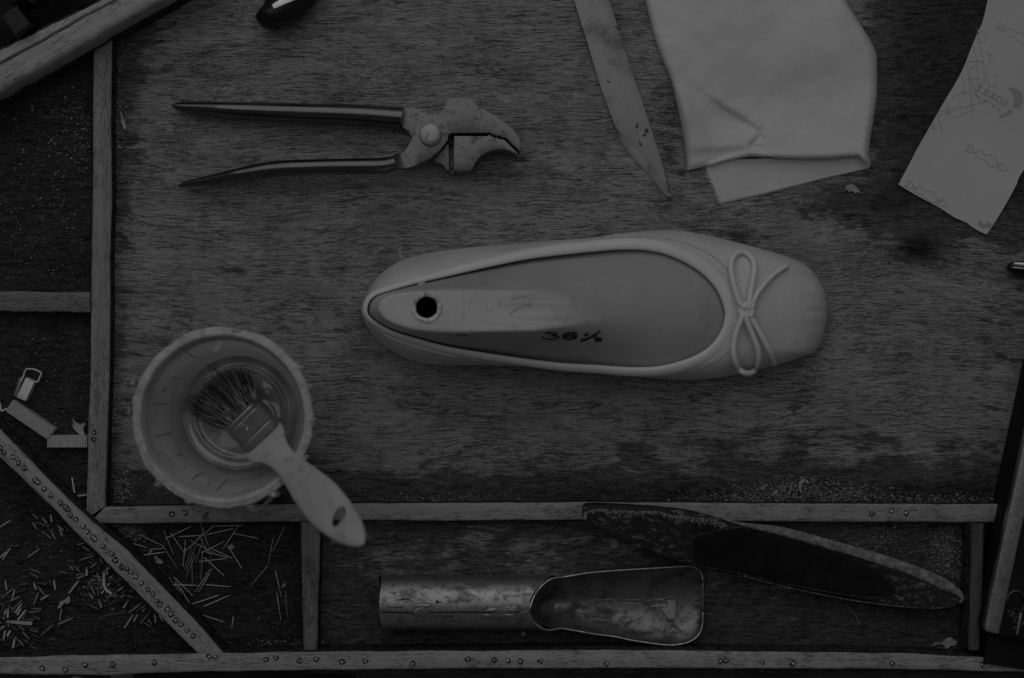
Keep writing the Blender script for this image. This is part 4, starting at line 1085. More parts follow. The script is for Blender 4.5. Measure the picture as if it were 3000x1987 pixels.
# ---------------------------------------------------------------- black leather sole
def m_sole():
    q = NT('worn_black_sole'); v = q.mapping((1, 1, 1))
    sp = q.ramp(q.noise(q.mapping((160, 420, 1), math.radians(-12)), 1, 6, .7), .52, .68)
    sp2 = q.ramp(q.noise(v, 700, 3, .6), .6, .7)
    sep = q.n('ShaderNodeAttribute', attribute_name='wear').outputs['Fac']
    f = q.math('MULTIPLY', q.math('MAXIMUM', sp, q.math('MULTIPLY', sp2, .7)), sep)
    c = q.mix(f, q.mix(sep, .008, .040), .30); q.color(c); q.rough(.62); q.b.inputs['Specular IOR Level'].default_value = .15
    q.bump(q.noise(v, 900, 4, .7), .0005); return q.mat
def sole():
    t = thing('leather_sole', 'long black worn leather shoe sole lying across the rail', 'shoe sole', P(2250, 1630, 0))
    K = lambda pts: C(1650, 1430, 1.8944, pts)
    up = K([(108, 160), (112, 130), (128, 98), (250, 97), (400, 104), (550, 115), (700, 132), (900, 180), (1050, 208), (1200, 226), (1350, 262), (1500, 305), (1650, 348), (1800, 395), (1930, 438), (2050, 487), (2130, 525), (2200, 568), (2224, 595), (2228, 615)])
    lo = K([(108, 162), (150, 196), (225, 240), (300, 285), (400, 326), (500, 363), (620, 404), (740, 440), (870, 466), (1000, 492), (1100, 520), (1200, 545), (1350, 580), (1500, 610), (1650, 636), (1800, 655), (1930, 668), (2050, 672), (2130, 666), (2200, 645), (2228, 615)])
    n = 150; a = spline(up, n); b = spline(lo, n)
    zt = lambda x: float(np.interp(x, [1700, 1850, 2050, 2300, 2600, 2830], [.034, .032, .024, .016, .012, .010]))
    th = lambda x: float(np.interp(x, [1700, 2000, 2300, 2830], [.014, .012, .0075, .0055]))
    m = 26; V = []; wear = []
    for i in range(n):
        for j in range(m):
            f = j / (m - 1); p = a[i] + (b[i] - a[i]) * f; e = min(f, 1 - f)
            z = zt(p[0]) + .0004 * nz(p[0], p[1], .05, 3) - .0012 * math.exp(-e / .02)
            V.append(P(p[0], p[1], z))
            # scuffing: strong at the toe and heel, little in the dark waist panel
            x = p[0]; inpanel = 1 / (1 + math.exp(-(x - 2035) / 12)) * 1 / (1 + math.exp((x - 2600 + 60 * abs(f - .5)) / 25)) * (1 if .04 < f < .97 else .3)
            wr = (.55 if x < 2040 else .85) * (1 - inpanel * .93)
            if x < 2190 and f < .16: wr = .9
            wear.append(wr)
    nt = len(V)
    F = grid_faces(n, m)
    # side wall
    ring = [i * m for i in range(n)] + [(n - 1) * m + j for j in range(1, m)] + [i * m + m - 1 for i in range(n - 2, -1, -1)]
    base = len(V)
    for idx in ring:
        v0 = V[idx]; pxx = CX + v0[0] * D / (S * (D - v0[2])); V.append((v0[0], v0[1], max(.0008, v0[2] - th(pxx)))); wear.append(.04)
    for k in range(len(ring)):
        k2 = (k + 1) % len(ring); F.append((ring[k], ring[k2], base + k2, base + k))
    o = mesh_obj('sole_body', V, F, m_sole(), t, angle=45)
    at = o.data.attributes.new('wear', 'FLOAT', 'POINT'); at.data.foreach_set('value', np.array(wear, np.float32))
    # pale worn welt along the upper right edge
    q = K([(880, 168), (990, 196), (1100, 212), (1200, 228), (1350, 265), (1500, 308), (1650, 350), (1800, 397), (1930, 441), (2050, 490), (2130, 529), (2195, 572), (2218, 600), (2222, 620), (2205, 640)])
    q = spline(q, 120); V = []
    for i in range(120):
        tg = q[min(i + 1, 119)] - q[max(i - 1, 0)]; tg = tg / np.linalg.norm(tg); nn = np.array((-tg[1], tg[0]))
        f = i / 119; w_ = (15 + 9 * f) * min(1, f * 4 + .12) * min(1, (1 - f) * 6 + .25) * (1 + .12 * nz(i, 0, .25, 3))
        c = q[i]
        for g, dz in ((-.45, -.0012), (-.3, .0001), (.2, .0008), (.8, .0009), (1.0, .0004), (1.05, -.0006)):
            p = c + nn * w_ * g; V.append(P(p[0], p[1], zt(p[0]) + dz))
    mesh_obj('welt', V, grid_faces(120, 6), m_plain('scuffed_welt_leather', .17, .36, 300, .8, 0, .0004, 900, .1), t, angle=60)
    ptop = spline(K([(716, 330), (722, 275), (800, 248), (900, 228), (1000, 219), (1100, 238), (1250, 276), (1400, 318), (1550, 368), (1690, 430), (1790, 495), (1852, 575)]), 90)
    pbot = spline(K([(716, 332), (724, 400), (740, 430), (850, 450), (1000, 478), (1150, 513), (1300, 545), (1450, 573), (1600, 596), (1740, 606), (1820, 600), (1852, 577)]), 90)
    V = []
    for i in range(90):
        for j in range(12):
            f_ = j / 11; p = ptop[i] + (pbot[i] - ptop[i]) * f_; V.append(P(p[0], p[1], zt(p[0]) + .0007 - .0006 * (f_ in (0.0, 1.0))))
    mesh_obj('waist_panel', V, grid_faces(90, 12), m_plain('smooth_black_panel', .006, .016, 40, .6, 0, .0001, 200, .15), t, angle=180)
    mb = MB(); stroke(mb, np.vstack([ptop, pbot[::-1]]).tolist(), 1.6, lambda a_, b_: zt(a_) + .0005, .0003, n=240, jit=.8); mb.build('panel_edge', m_plain('panel_edge_dust', .03, .12, 700, .9), t, angle=180)
    mb = MB(); stroke(mb, spline([(x, y - 3) for x, y in lo[9:]], 120), 3.0, lambda a_, b_: zt(a_) - .0004, .0003, n=120, jit=.7)
    mb.build('worn_lower_edge', m_plain('worn_edge_leather', .06, .2, 500, .8), t, angle=180)
    # scuffed crust along the heel edge
    q = spline(K([(118, 150), (128, 118), (180, 104), (300, 108), (420, 112), (520, 116), (600, 135), (700, 142), (820, 160), (900, 190)]), 90); mb = MB()
    for k in range(500):
        i = random.randrange(90); s_ = random.gauss(0, 5); x, y = q[i][0] + random.gauss(0, 3), q[i][1] + 8 + abs(s_) * (1.6 if 15 < i < 40 or i > 52 else .8)
        blob(mb, x, y, random.uniform(1, 4), random.uniform(.8, 2), zt(x) - .0002, .0004, k * .37, 6, .5, random.random() * 3)
    mb.build('scuffed_edge', m_plain('scuff_fibres', .22, .40, 900, .9), t)
sole()

# ---------------------------------------------------------------- metal scoop (tube with an open trough)
def scoop():
    t = thing('metal_scoop', 'rusty metal tube opening into a flat trough, with solder blobs and a torn white label', 'scoop', P(1590, 1780, 0))
    K = lambda pts: C(1050, 1600, 2.255, pts)
    MT = m_metal('tarnished_tin_tube', .48, .24, .46, 130, (1, 1.8, 1.8), 0, .42, .66, .0002, .1)
    MI = m_metal('stained_tin_trough', .32, .13, .5, 100, (1, 1.4, 1.4), 0, .40, .66, .0002, .1)
    ME = m_metal('bright_worn_edge', .85, .45, .4, 300)
    r = .0140; n = 64; m = 90
    yt, yb = 1687, 1845; yc0 = (yt + yb) / 2 - 2; cc = P(1114, yc0, r); V = []
    for i in range(m):
        f = i / (m - 1)
        for k in range(n):
            a = 2 * math.pi * k / n; s_ = math.sin(a); c_ = math.cos(a)
            xe = 1551 + (64 * abs(c_) ** 2.2 if s_ > 0 else 74)
            x = 1114 + (xe - 1114) * f + (3 * math.sin(a * 3) if f < .02 else 0)
            fl_ = 1 - .0 * f
            yy = cc.y + r * c_ * 1.0; z = r * 1.0 + .0006 + r * s_ * (.98 - .0 * f)
            den = .00025 * nz(x, k, .05, 3)
            px = P(x, yc0, z).x
            V.append((px, yy + den, z + den))
    mesh_obj('tube_body', V, grid_faces(m, n, True), MT, t, angle=180)
    # inside wall of the tube
    V2 = [(v[0] + .0000, cc.y + (v[1] - cc.y) * .94, (v[2] - r) * .94 + r) for v in V]
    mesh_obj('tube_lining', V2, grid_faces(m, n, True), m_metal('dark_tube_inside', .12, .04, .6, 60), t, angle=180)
    # trough
    top = spline(K([(1130, 440), (1138, 395), (1155, 345), (1180, 300), (1225, 250), (1280, 215), (1350, 205), (1430, 192), (1500, 180), (1620, 168), (1800, 155), (2000, 143), (2180, 132), (2220, 140), (2250, 158), (2268, 185), (2276, 230)]), 120)
    bot = spline(K([(1130, 440), (1135, 470), (1155, 500), (1180, 522), (1215, 545), (1262, 556), (1300, 550), (1345, 545), (1450, 562), (1560, 582), (1700, 600), (1800, 622), (1950, 645), (2050, 655), (2120, 650), (2180, 635), (2230, 605), (2260, 565), (2274, 510), (2276, 440)]), 120)
    ze = lambda x: float(np.interp(x, [1551, 1580, 1650, 1800, 2060], [.029, .025, .019, .014, .0105]))
    q = 30; V = []; edge = ([], [])
    for i in range(120):
        za, zb = ze(top[i][0]), ze(bot[i][0]) * .92
        for j in range(q):
            f = j / (q - 1); p = top[i] + (bot[i] - top[i]) * f
            dep = math.sin(math.pi * f) ** .62
            rim_ = za + (zb - za) * f
            fl2 = float(np.interp(p[0], [1551, 1700, 2060], [.0016, .0016, .0014]))
            z = rim_ + (fl2 - rim_) * dep * min(1, max(.0, (i + 2) / 16)) + .0003 * nz(p[0], p[1], .02, 5)
            V.append(P(p[0], p[1], z))
        edge[0].append(V[i * q]); edge[1].append(V[i * q + q - 1])
    nV = len(V); V += [Vector((v.x, v.y, max(.0004, v.z - .0009))) for v in V]
    F = grid_faces(120, q); F += [tuple(a + nV for a in f)[::-1] for f in F]
    tr = mesh_obj('trough', V, F, MI, t, angle=60)
    mb = MB()
    tube(mb, edge[0][2:], [.00042 + .0003 * max(0, nz(k, 0, .2, 3)) for k in range(118)], 6); tube(mb, edge[1][2:], [.00045 + .0004 * max(0, nz(k, 9, .15, 3)) for k in range(118)], 6)
    tube(mb, [edge[0][-1].lerp(edge[1][-1], f) for f in np.linspace(0, 1, 6)], .00022, 5)
    mb.build('worn_edge', ME, tr, angle=180)
    # seam, solder blobs, dents
    zt = lambda x, y: r * 1.0 + .0006 + math.sqrt(max(1e-8, r * r - (P(x, y, 2 * r).y - cc.y) ** 2))
    mb = MB(); stroke(mb, K([(145, 438), (400, 440), (780, 438), (1110, 440)]), 3.2, zt, .00012, n=60, jit=.3); mb.build('seam', m_plain('open_seam', .01, .03, 90, .9), t)
    SOLD = m_metal('dull_solder', .42, .2, .5, 200)
    for x, y, rx, ry, h, s_ in K3([(410, 438, 50, 36, .0011, 1), (950, 425, 118, 22, .0012, 2), (920, 460, 125, 18, .0010, 3), (1010, 410, 50, 22, .0010, 4), (1090, 442, 36, 8, .0010, 5), (240, 395, 60, 12, .0005, 6), (420, 395, 60, 16, .0005, 7)]):
        mb = MB(); v = []; nn = 22
        for rr, hh in ((1, 0), (.93, .5), (.7, .9), (.3, 1)):
            for k in range(nn):
                a = 2 * math.pi * k / nn; w_ = rr * (1 + .22 * nz(math.cos(a) * 1.5, math.sin(a) * 1.5, 1, s_)); xx, yy = x + rx * w_ * math.cos(a), y + ry * w_ * math.sin(a)
                z = zt(xx, yy); v.append(P(xx, yy, z) + Vector((0, 0, h * hh - .0001)))
        mb.add(v, grid_faces(4, nn, True) + [tuple(range(3 * nn, 4 * nn))]); mb.build('solder_blob', SOLD, t)

    mb = MB()
    for pts, wd in (([(545, 270), (560, 240), (620, 225), (690, 235), (705, 275)], 5), ([(250, 358), (300, 350), (340, 352)], 7), ([(510, 370), (550, 368)], 6), ([(1070, 265), (1100, 250)], 5), ([(760, 262), (775, 275)], 4), ([(320, 425), (325, 450)], 5), ([(550, 470), (620, 465)], 4), ([(350, 290), (380, 300)], 2)):
        stroke(mb, K(pts), wd, zt, .0001, jit=.7)
    mb.build('rust_spot', M_RUST, t)
    mb = MB(); v, f = plate(K([(2045, 362), (2096, 365), (2092, 478), (2048, 484), (2008, 425), (2012, 405), (2044, 402)]), .0017, .0027, .0001); mb.add(v, f)
    mb.build('torn_label', m_plain('torn_label_paper', .42, .5, 60, .9), tr)
    mb = MB()
    for k in range(16):
        x = random.uniform(1700, 2020); y = random.uniform(1755, 1800); stroke(mb, [(x, y), (x + random.uniform(15, 60), y + random.uniform(-8, 10))], random.uniform(.8, 1.8), lambda a_, b_: .0024, 0.0002, n=5)
    mb.build('bright_scratch', ME, tr)
def K3(L): return [(1050 + x / 2.255, 1600 + y / 2.255, rx / 2.255, ry / 2.255, h, s_) for x, y, rx, ry, h, s_ in L]
scoop()

# ---------------------------------------------------------------- staples
M_STAPLE = m_metal('bright_staple_steel', .85, .6, .55, 300, scr=.04)
_b = M_STAPLE.node_tree.nodes['Principled BSDF']; _b.inputs['Metallic'].default_value = .45
def staple_strip(corners, nrib, z1, label, ribs=True):
    c = np.mean(np.array(corners), 0)
    mb = MB(); a, b, c_, d = [np.array(q, float) for q in corners]     # a->b long side, d->c long side
    for k in range(nrib):
        f0 = k / nrib; f1 = (k + .66) / nrib if ribs else (k + 1) / nrib
        A, B_, C_, D_ = a + (b - a) * f0, a + (b - a) * f1, d + (c_ - d) * f1, d + (c_ - d) * f0
        top = [P(*A, z1), P(*B_, z1), P(*C_, z1), P(*D_, z1)]
        hi = [v + Vector((0, 0, 0)) for v in top]
        mid1 = (top[0] + top[1]) / 2 + Vector((0, 0, .00022)); mid2 = (top[3] + top[2]) / 2 + Vector((0, 0, .00022))
        lo = [Vector((v.x, v.y, .0004)) for v in top]
        mb.add(hi + lo + [mid1, mid2], [(0, 8, 9, 3), (8, 1, 2, 9), (0, 4, 5, 1), (1, 5, 6, 2), (2, 6, 7, 3), (3, 7, 4, 0), (0, 1, 8), (2, 3, 9)])
    o = mb.build('staple_strip', M_STAPLE, None, P(c[0], c[1], 0), angle=25)
    tag(o, label, 'staples', 'strips of staples'); return o
staple_strip([(38, 1173), (161, 1257), (139, 1288), (17, 1205)], 25, .0075, 'slanting ribbed strip of staples, the middle one of the three')
staple_strip([(139, 1276), (257, 1275), (257, 1311), (138, 1311)], 24, .0062, 'level ribbed strip of staples touching the upright wooden strip')
o = staple_strip([(76, 1106), (49, 1164), (75, 1175), (101, 1119)], 1, .0062, 'short smooth block of staples with a bent staple wire at its top end', False)
mb = MB(); tube(mb, [P(x, y, .004) for x, y in spline(C(0, 1050, 3.137, [(195, 215), (215, 165), (235, 105), (260, 97), (320, 103), (378, 135), (365, 175), (345, 215), (310, 212)]), 40)], .00045, 6)
mb.build('staple_wire', M_STAPLE, o)
mb = MB(); v, f = plate(C(0, 1050, 3.137, [(175, 180), (215, 165), (155, 352), (120, 355)]), .0005, .004, .0002); mb.add(v, f); mb.build('staple_legs', m_metal('shaded_staple_legs', .3, .1, .5, 1500, (1, 1, 1)), o)
def wire(name, pts, z, r, label, cat, mat=M_STAPLE, group=None, n=30):
    q = spline(pts, n) if len(pts) > 3 else resample(pts, n); c = q.mean(0); mb = MB()
    tube(mb, [P(x, y, z if not callable(z) else z(k / (n - 1))) for k, (x, y) in enumerate(q)], r, 6)
    return tag(mb.build(name, mat, None, P(c[0], c[1], 0)), label, cat, group)
wire('loose_staple', C(0, 1050, 3.137, [(662, 1095), (690, 1270), (800, 1255)]), .001, .0005, 'single loose staple by the foot of the upright wooden strip', 'staple')
wire('loose_staple', C(0, 1050, 3.137, [(-20, 380), (0, 420), (12, 478), (30, 480), (65, 460)]), .002, .0005, 'bent open staple at the left edge beside the ribbed strips', 'staple')

# ---------------------------------------------------------------- pins and tacks
def pin_mesh():
    mb = MB(); n = 7; V = []
    for x, r in ((0, .0006), (.0003, .00062), (.00035, .00034), (.98, .00034), (1.0, .0001)):
        xx = x if x < .01 else x
        for k in range(n): a = 2 * math.pi * k / n; V.append((xx, r * math.cos(a), r * math.sin(a)))
    mb.add(V, grid_faces(5, n, True) + [tuple(range(n))[::-1], tuple(range(4 * n, 5 * n))]); return mb
def place_pin(h, t_, za, zb, name, label, group, mat, rad=1.0, cat='nail', square=False):
    a = P(h[0], h[1], za); b = P(t_[0], t_[1], zb); d = b - a; L = d.length; d.normalize()
    s = Vector((0, 0, 1)).cross(d).normalized(); u = d.cross(s)
    mb = MB(); n = 4 if square else 7; V = []
    hr = rad * (1.0 if square else 1.75)
    R = .00034 * rad
    prof = [(0, R * (1 if square else 1.8)), (.0004, R * (1 if square else 1.8)), (.00045, R), (L * (.72 if square else .93), R * (.92 if square else 1)), (L, R * (.35 if square else .2))]
    off = math.pi / 4 if square else 0
    for x, r in prof:
        for k in range(n):
            an = 2 * math.pi * k / n + off; V.append(a + d * x + s * r * math.cos(an) * (1.41 if square else 1) + u * r * math.sin(an) * (1.41 if square else 1))
    mb.add(V, grid_faces(5, n, True) + [tuple(range(n))[::-1], tuple(range(4 * n, 5 * n))])
    o = mb.build(name, mat, None, Vector(((a.x + b.x) / 2, (a.y + b.y) / 2, 0)), angle=30 if square else 60)
    tag(o, label, cat, group); return o
PINS = [(178, 393, 397, 457), (315, 340, 528, 442), (530, 455, 650, 645), (310, 523, 540, 488), (545, 373, 765, 267), (527, 307, 612, 518), (712, 512, 580, 322), (878, 345, 650, 358), (1122, 288, 875, 345), (838, 235, 912, 452), (1205, 260, 960, 268),
        (715, 478, 962, 255), (1037, 455, 1168, 258), (1335, 373, 1118, 328), (690, 612, 712, 378), (765, 455, 692, 668), (800, 432, 712, 660), (822, 343, 935, 537), (862, 375, 797, 590), (785, 412, 872, 318), (757, 393, 970, 505), (918, 452, 1120, 545), (890, 490, 1110, 545),
        (850, 495, 1055, 393), (828, 572, 1070, 543), (857, 500, 840, 732), (795, 518, 712, 715), (765, 545, 770, 768), (1035, 685, 865, 530), (1195, 630, 1090, 465), (825, 830, 945, 628), (797, 828, 925, 632), (595, 770, 830, 775), (1095, 787, 875, 768), (570, 703, 695, 890),
        (772, 863, 608, 700), (622, 745, 725, 945), (757, 945, 640, 755), (770, 935, 1000, 857), (875, 952, 1095, 857), (1042, 1090, 820, 1015), (1107, 1140, 1122, 1035), (1558, 278, 1455, 485), (1460, 372, 1418, 600), (1410, 610, 1257, 795), (1530, 868, 1478, 640), (1527, 1068, 1490, 830), (1567, 828, 1583, 1055)]
one_pin = {0: 'long pin nearest the diagonal strip under the corner of the rails', 40: 'long pin lying alone low in the tray, its point up left', 41: 'short upright pin beside the little black washer', 42: 'slanting pin at the upper right of the tray touching another at its point',
           43: 'steep pin in the middle of a chain of three at the right of the tray', 44: 'lowest pin of the chain of three right of the pile', 45: 'steep pin standing right of the chain, above two parallel ones', 46: 'left one of the two parallel upright pins low at the right',
           47: 'thin dark right one of the two parallel upright pins', 11: None}
for k, (a, b, c, d) in enumerate(PINS):
    p, q = C(300, 1450, 2.92, [(a, b), (c, d)])
    lone = k in (0, 40, 41, 42, 43, 44, 45, 46, 47)
    za = .0006 if lone else random.uniform(.0007, .003); zb = .0005 if lone else random.uniform(.0005, .0028)
    place_pin(p, q, za, zb, 'long_pin', one_pin.get(k) or 'thin steel pin in the loose pile between the rail and the diagonal strip', 'long pins in the tray', M_NAIL)
PG3 = [(725, 110, 510, 35), (680, 190, 515, 105), (1190, 115, 1010, 75), (1410, 85, 1310, -5), (1540, 165, 1530, 15), (1355, 210, 1520, 150), (645, 410, 600, 275), (825, 315, 655, 280), (795, 500, 670, 345), (980, 410, 955, 225), (1215, 475, 1395, 240), (490, 295, 330, 320), (125, 420, 95, 240),
       (35, 560, 235, 380), (450, 405, 265, 465), (210, 590, 265, 400), (170, 610, 350, 530), (595, 675, 690, 440), (720, 585, 870, 495), (200, 790, 395, 585), (265, 820, 390, 650), (305, 860, 380, 720), (320, 945, 460, 760), (385, 965, 485, 775), (735, 750, 555, 740), (510, 805, 720, 785), (440, 940, 620, 930),
       (715, 930, 580, 870), (70, 930, 105, 735), (140, 910, 145, 735), (1055, 955, 1090, 735), (1030, 1015, 1300, 905), (725, 1220, 935, 1030), (320, 1130, 170, 1020), (440, 1120, 300, 1040), (705, 1105, 540, 1065), (680, 1150, 500, 1110), (700, 1255, 570, 1185), (1000, 1290, 840, 1280), (520, 1280, 400, 1150),
       (510, 1340, 390, 1270), (415, 1400, 345, 1290), (235, 1440, 265, 1245), (170, 1395, 240, 1170), (140, 1300, 145, 1130), (65, 1290, 95, 1120), (0, 1105, 85, 1050), (110, 1320, 0, 1285), (1760, 300, 1610, 300), (1680, 495, 1600, 330), (1745, 510, 1725, 370), (1650, 570, 1575, 460), (1740, 750, 1570, 665), (1800, 725, 1740, 570),
       (440, 1050, 330, 1010), (350, 1180, 270, 1190), (60, 700, 20, 830), (90, 860, -10, 900), (230, 850, 190, 900), (180, 540, 110, 530), (60, 500, -20, 520), (40, 1000, -40, 960), (130, 1230, 190, 1120)]
PG4 = [(140, 190, 265, 155), (325, 280, 210, 210), (265, 345, 395, 320), (175, 425, 405, 350), (420, 460, 350, 400), (380, 475, 290, 430), (530, 475, 470, 385), (340, 540, 445, 460), (655, 550, 570, 500), (595, 650, 600, 530), (635, 650, 570, 660), (645, 625, 650, 560), (520, 615, 640, 550), (490, 875, 535, 760), (510, 940, 555, 875),
       (400, 605, 310, 610), (490, 530, 400, 530), (490, 555, 420, 570), (490, 750, 440, 610), (120, 655, 240, 625), (320, 750, 435, 715), (750, 895, 850, 840), (800, 990, 870, 955), (610, 980, 745, 955), (625, 1070, 570, 950), (930, 895, 1005, 885), (905, 935, 945, 912), (845, 1155, 940, 1015), (925, 1225, 1110, 1095), (1040, 1210, 1100, 1170),
       (1105, 1165, 1180, 1120), (1130, 1210, 1195, 1160), (860, 1465, 995, 1255), (1000, 1365, 1070, 1245), (1100, 1400, 1215, 1260), (1340, 1385, 1325, 1250), (1395, 1370, 1360, 1280), (1450, 1360, 1390, 1260), (1265, 1445, 1160, 1380), (1280, 1410, 1220, 1330), (1520, 1390, 1420, 1410), (640, 740, 720, 700), (700, 800, 640, 760),
       (780, 760, 700, 720), (860, 820, 800, 860), (590, 820, 650, 770), (620, 700, 690, 660), (880, 900, 800, 930), (1000, 1000, 900, 960), (760, 700, 840, 740), (1250, 1200, 1220, 1300)]
PG6 = [(655, 410, 545, 315), (805, 485, 705, 370), (885, 460, 870, 330), (635, 590, 555, 465), (755, 520, 650, 460), (1085, 605, 975, 515), (1060, 690, 1015, 580), (875, 745, 760, 645), (960, 770, 875, 635), (335, 860, 145, 865), (0, 1070, 105, 970), (45, 1100, 180, 900), (480, 1060, 680, 915), (1275, 1135, 1125, 1115),
       (1355, 1300, 1240, 1195), (1250, 1280, 1170, 1180), (0, 545, 190, 430)]
seen = []
for (ox, oy, sc, L, wd) in ((0, 1660, 6.03, PG3, 1.45), (200, 1560, 5.227, PG4, 1.15), (0, 1450, 5.807, PG6, 1.3)):
    for a, b, c, d in L:
        p, q = C(ox, oy, sc, [(a, b), (c, d)]); mid = ((p[0] + q[0]) / 2, (p[1] + q[1]) / 2)
        if any(math.hypot(mid[0] - s_[0], mid[1] - s_[1]) < 2.5 for s_ in seen): continue
        seen.append(mid)
        dense = mid[0] < 130 and mid[1] > 1760 or mid[0] > 240
        za = random.uniform(.0008, .0035 if dense else .0022); zb = random.uniform(.0006, .0028 if dense else .0014)
        r_ = wd * random.uniform(.85, 1.12)
        if mid[0] > 400: label = 'short steel tack in the heap at the foot of the studded diagonal strip'; r_ *= .8
        elif mid[0] > 225: label = 'short steel tack in the heap against the middle of the diagonal strip'
        elif mid[1] < 1600: label = 'short steel tack loose in the upper part of the corner tray'
        elif mid[0] < 130 and mid[1] > 1760: label = 'short steel tack in the dense heap at the lower left edge'
        else: label = 'short steel tack scattered across the middle of the corner tray'
        place_pin(p, q, za, zb, 'steel_tack', label, 'short tacks in the corner tray', M_PEG, r_, 'tack', True)
# fill under the two heaps
for k in range(34):
    if k < 14: mid = (random.gauss(305, 26), 0); mid = (mid[0], 1690 + (mid[0] - 270) * .8 + random.gauss(0, 16)); lab = 'short steel tack in the heap against the middle of the diagonal strip'
    else: mid = (random.gauss(38, 34), random.gauss(1835, 40)); lab = 'short steel tack in the dense heap at the lower left edge'
    a = random.uniform(0, 3.14); l = random.uniform(10, 16)
    place_pin((mid[0] - l * math.cos(a), mid[1] - l * math.sin(a)), (mid[0] + l * math.cos(a), mid[1] + l * math.sin(a)), random.uniform(.0006, .0016), random.uniform(.0006, .0016), 'steel_tack', lab, 'short tacks in the corner tray', M_PEG, random.uniform(.9, 1.3), 'tack', True)
place_pin(C(0, 1660, 6.03, [(575, 1003)])[0], C(0, 1660, 6.03, [(105, 968)])[0], .0045, .004, 'flat_nail', 'long flat bright nail lying across the dense heap of tacks', None, m_metal('bright_nail', .7, .4, .4, 200), 2.6, 'nail', True)
wire('bent_nail', C(200, 1560, 5.227, [(550, 620), (549, 720), (552, 810), (572, 860), (620, 905), (668, 942)]), .0032, .0008, 'bent pale nail on the heap against the diagonal strip', 'nail')

# small black washer
mb = MB(); V = []; c = P(691, 1780, 0)
for i in range(24):
    a = 2 * math.pi * i / 24
    for k in range(8):
        b = 2 * math.pi * k / 8; rr = .00105 + .0004 * math.cos(b); V.append((c.x + rr * math.cos(a), c.y + rr * math.sin(a), .0006 + .0004 * math.sin(b)))
F = [(i * 8 + k, i * 8 + (k + 1) % 8, ((i + 1) % 24) * 8 + (k + 1) % 8, ((i + 1) % 24) * 8 + k) for i in range(24) for k in range(8)]
mb.add(V, F); tag(mb.build('washer', M_BLACK, None, c), 'tiny black ring below the pile of long pins', 'washer')

# ---------------------------------------------------------------- black stapler at the right edge, small black tool
def stapler():
    t = thing('stapler', 'black stapler with a silver rail standing over the right edge of the photo', 'stapler', P(2970, 1650, 0))
    z1 = .034
    mb = MB(); v, f = plate([(2884, 1838), (2890, 1852), (2900, 1858), (3260, 1935), (3380, 1290), (3130, 700), (3010, 1255)], .001, z1 - .001, .0008); mb.add(v, f); mb.build('housing', M_BLACKM, t)
    mb = MB(); v, f = plate([(2885, 1832), (2886, 1845), (2893, 1852), (2928, 1859), (3006, 1495), (3080, 1150), (3140, 870), (3092, 870), (3040, 1110), (3000, 1292), (2940, 1570)], z1 - .004, z1 + .0008, .0012, 3); mb.add(v, f)
    mb.build('steel_rail', m_metal('brushed_rail_steel', .50, .22, .36, 60, (1, 1, 1), math.radians(77), .5, .7, .0001, .15), t)
    mb = MB(); c = P(2976, 1756, z1 + .0002); V = []
    for rr, z in ((.0048, z1 - .0009), (.0048, z1 + .0006), (.0040, z1 + .0008), (.0036, z1 - .001), (.0034, z1 - .0011)):
        for k in range(40): a = 2 * math.pi * k / 40; V.append((c.x + rr * math.cos(a), c.y + rr * math.sin(a), z))
    mb.v = V; mb.f = grid_faces(5, 40, True) + [tuple(range(160, 200))]; mb.m = [0] * 120 + [1] * 41
    mb.build('rivet_eye', [m_metal('eye_steel', .10, .03, .4, 90), M_HOLE], t)
    mb = MB()
    for k in range(26):
        x = random.uniform(2950, 3000); y = 1975 - x * .0 + random.uniform(-190, -130); y = random.uniform(1785, 1845); stroke(mb, [(x, y), (x + random.uniform(4, 12), y - random.uniform(4, 14))], random.uniform(.7, 1.8), lambda a_, b_: z1 - .001, .0002, n=4)
    mb.build('paint_scratch', m_metal('scratched_steel', .35, .1, .5, 90), t)
    mb = MB(); v, f = plate([(2988, 1800), (2996, 1795), (2984, 1862), (2976, 1858)], z1 - .002, z1 + .001, .0003); mb.add(v, f); mb.build('side_rail', m_metal('side_rail_steel', .4, .15, .4, 90), t)
    mb = MB(); v, f = plate([(2896, 1858), (3300, 1945), (3290, 2010), (2885, 1945)], .0225, z1 - .008, .001); mb.add(v, f); mb.build('foot', M_BLACKM, t)
stapler()
t = thing('black_tool_tip', 'black rounded tool tip with two bright bands poking in at the right edge', 'tool', P(2985, 785, 0))
mb = MB(); loft(mb, LR([(2950, 790), (2951, 780), (2957, 772), (2970, 767), (3000, 765), (3080, 770)], [(2951, 792), (2958, 797), (2966, 801), (2980, 806), (3000, 809), (3080, 818)], 24, lambda q: .006, lambda q: .0055 * min(1, .3 + q * 2)), 24); mb.build('tip_body', M_BLACK, t, angle=60)
mb = MB(); v, f = plate([(2972, 768), (3000, 769), (3080, 776), (3080, 789), (3000, 782), (2972, 777)], .008, .0121, .0006); mb.add(v, f); v, f = plate([(2968, 782), (3000, 785), (3080, 796), (3080, 799), (3000, 789), (2967, 785)], .008, .0118, .0003); mb.add(v, f)
mb.build('bright_band', m_metal('band_steel', .8, .5, .3, 90), t)

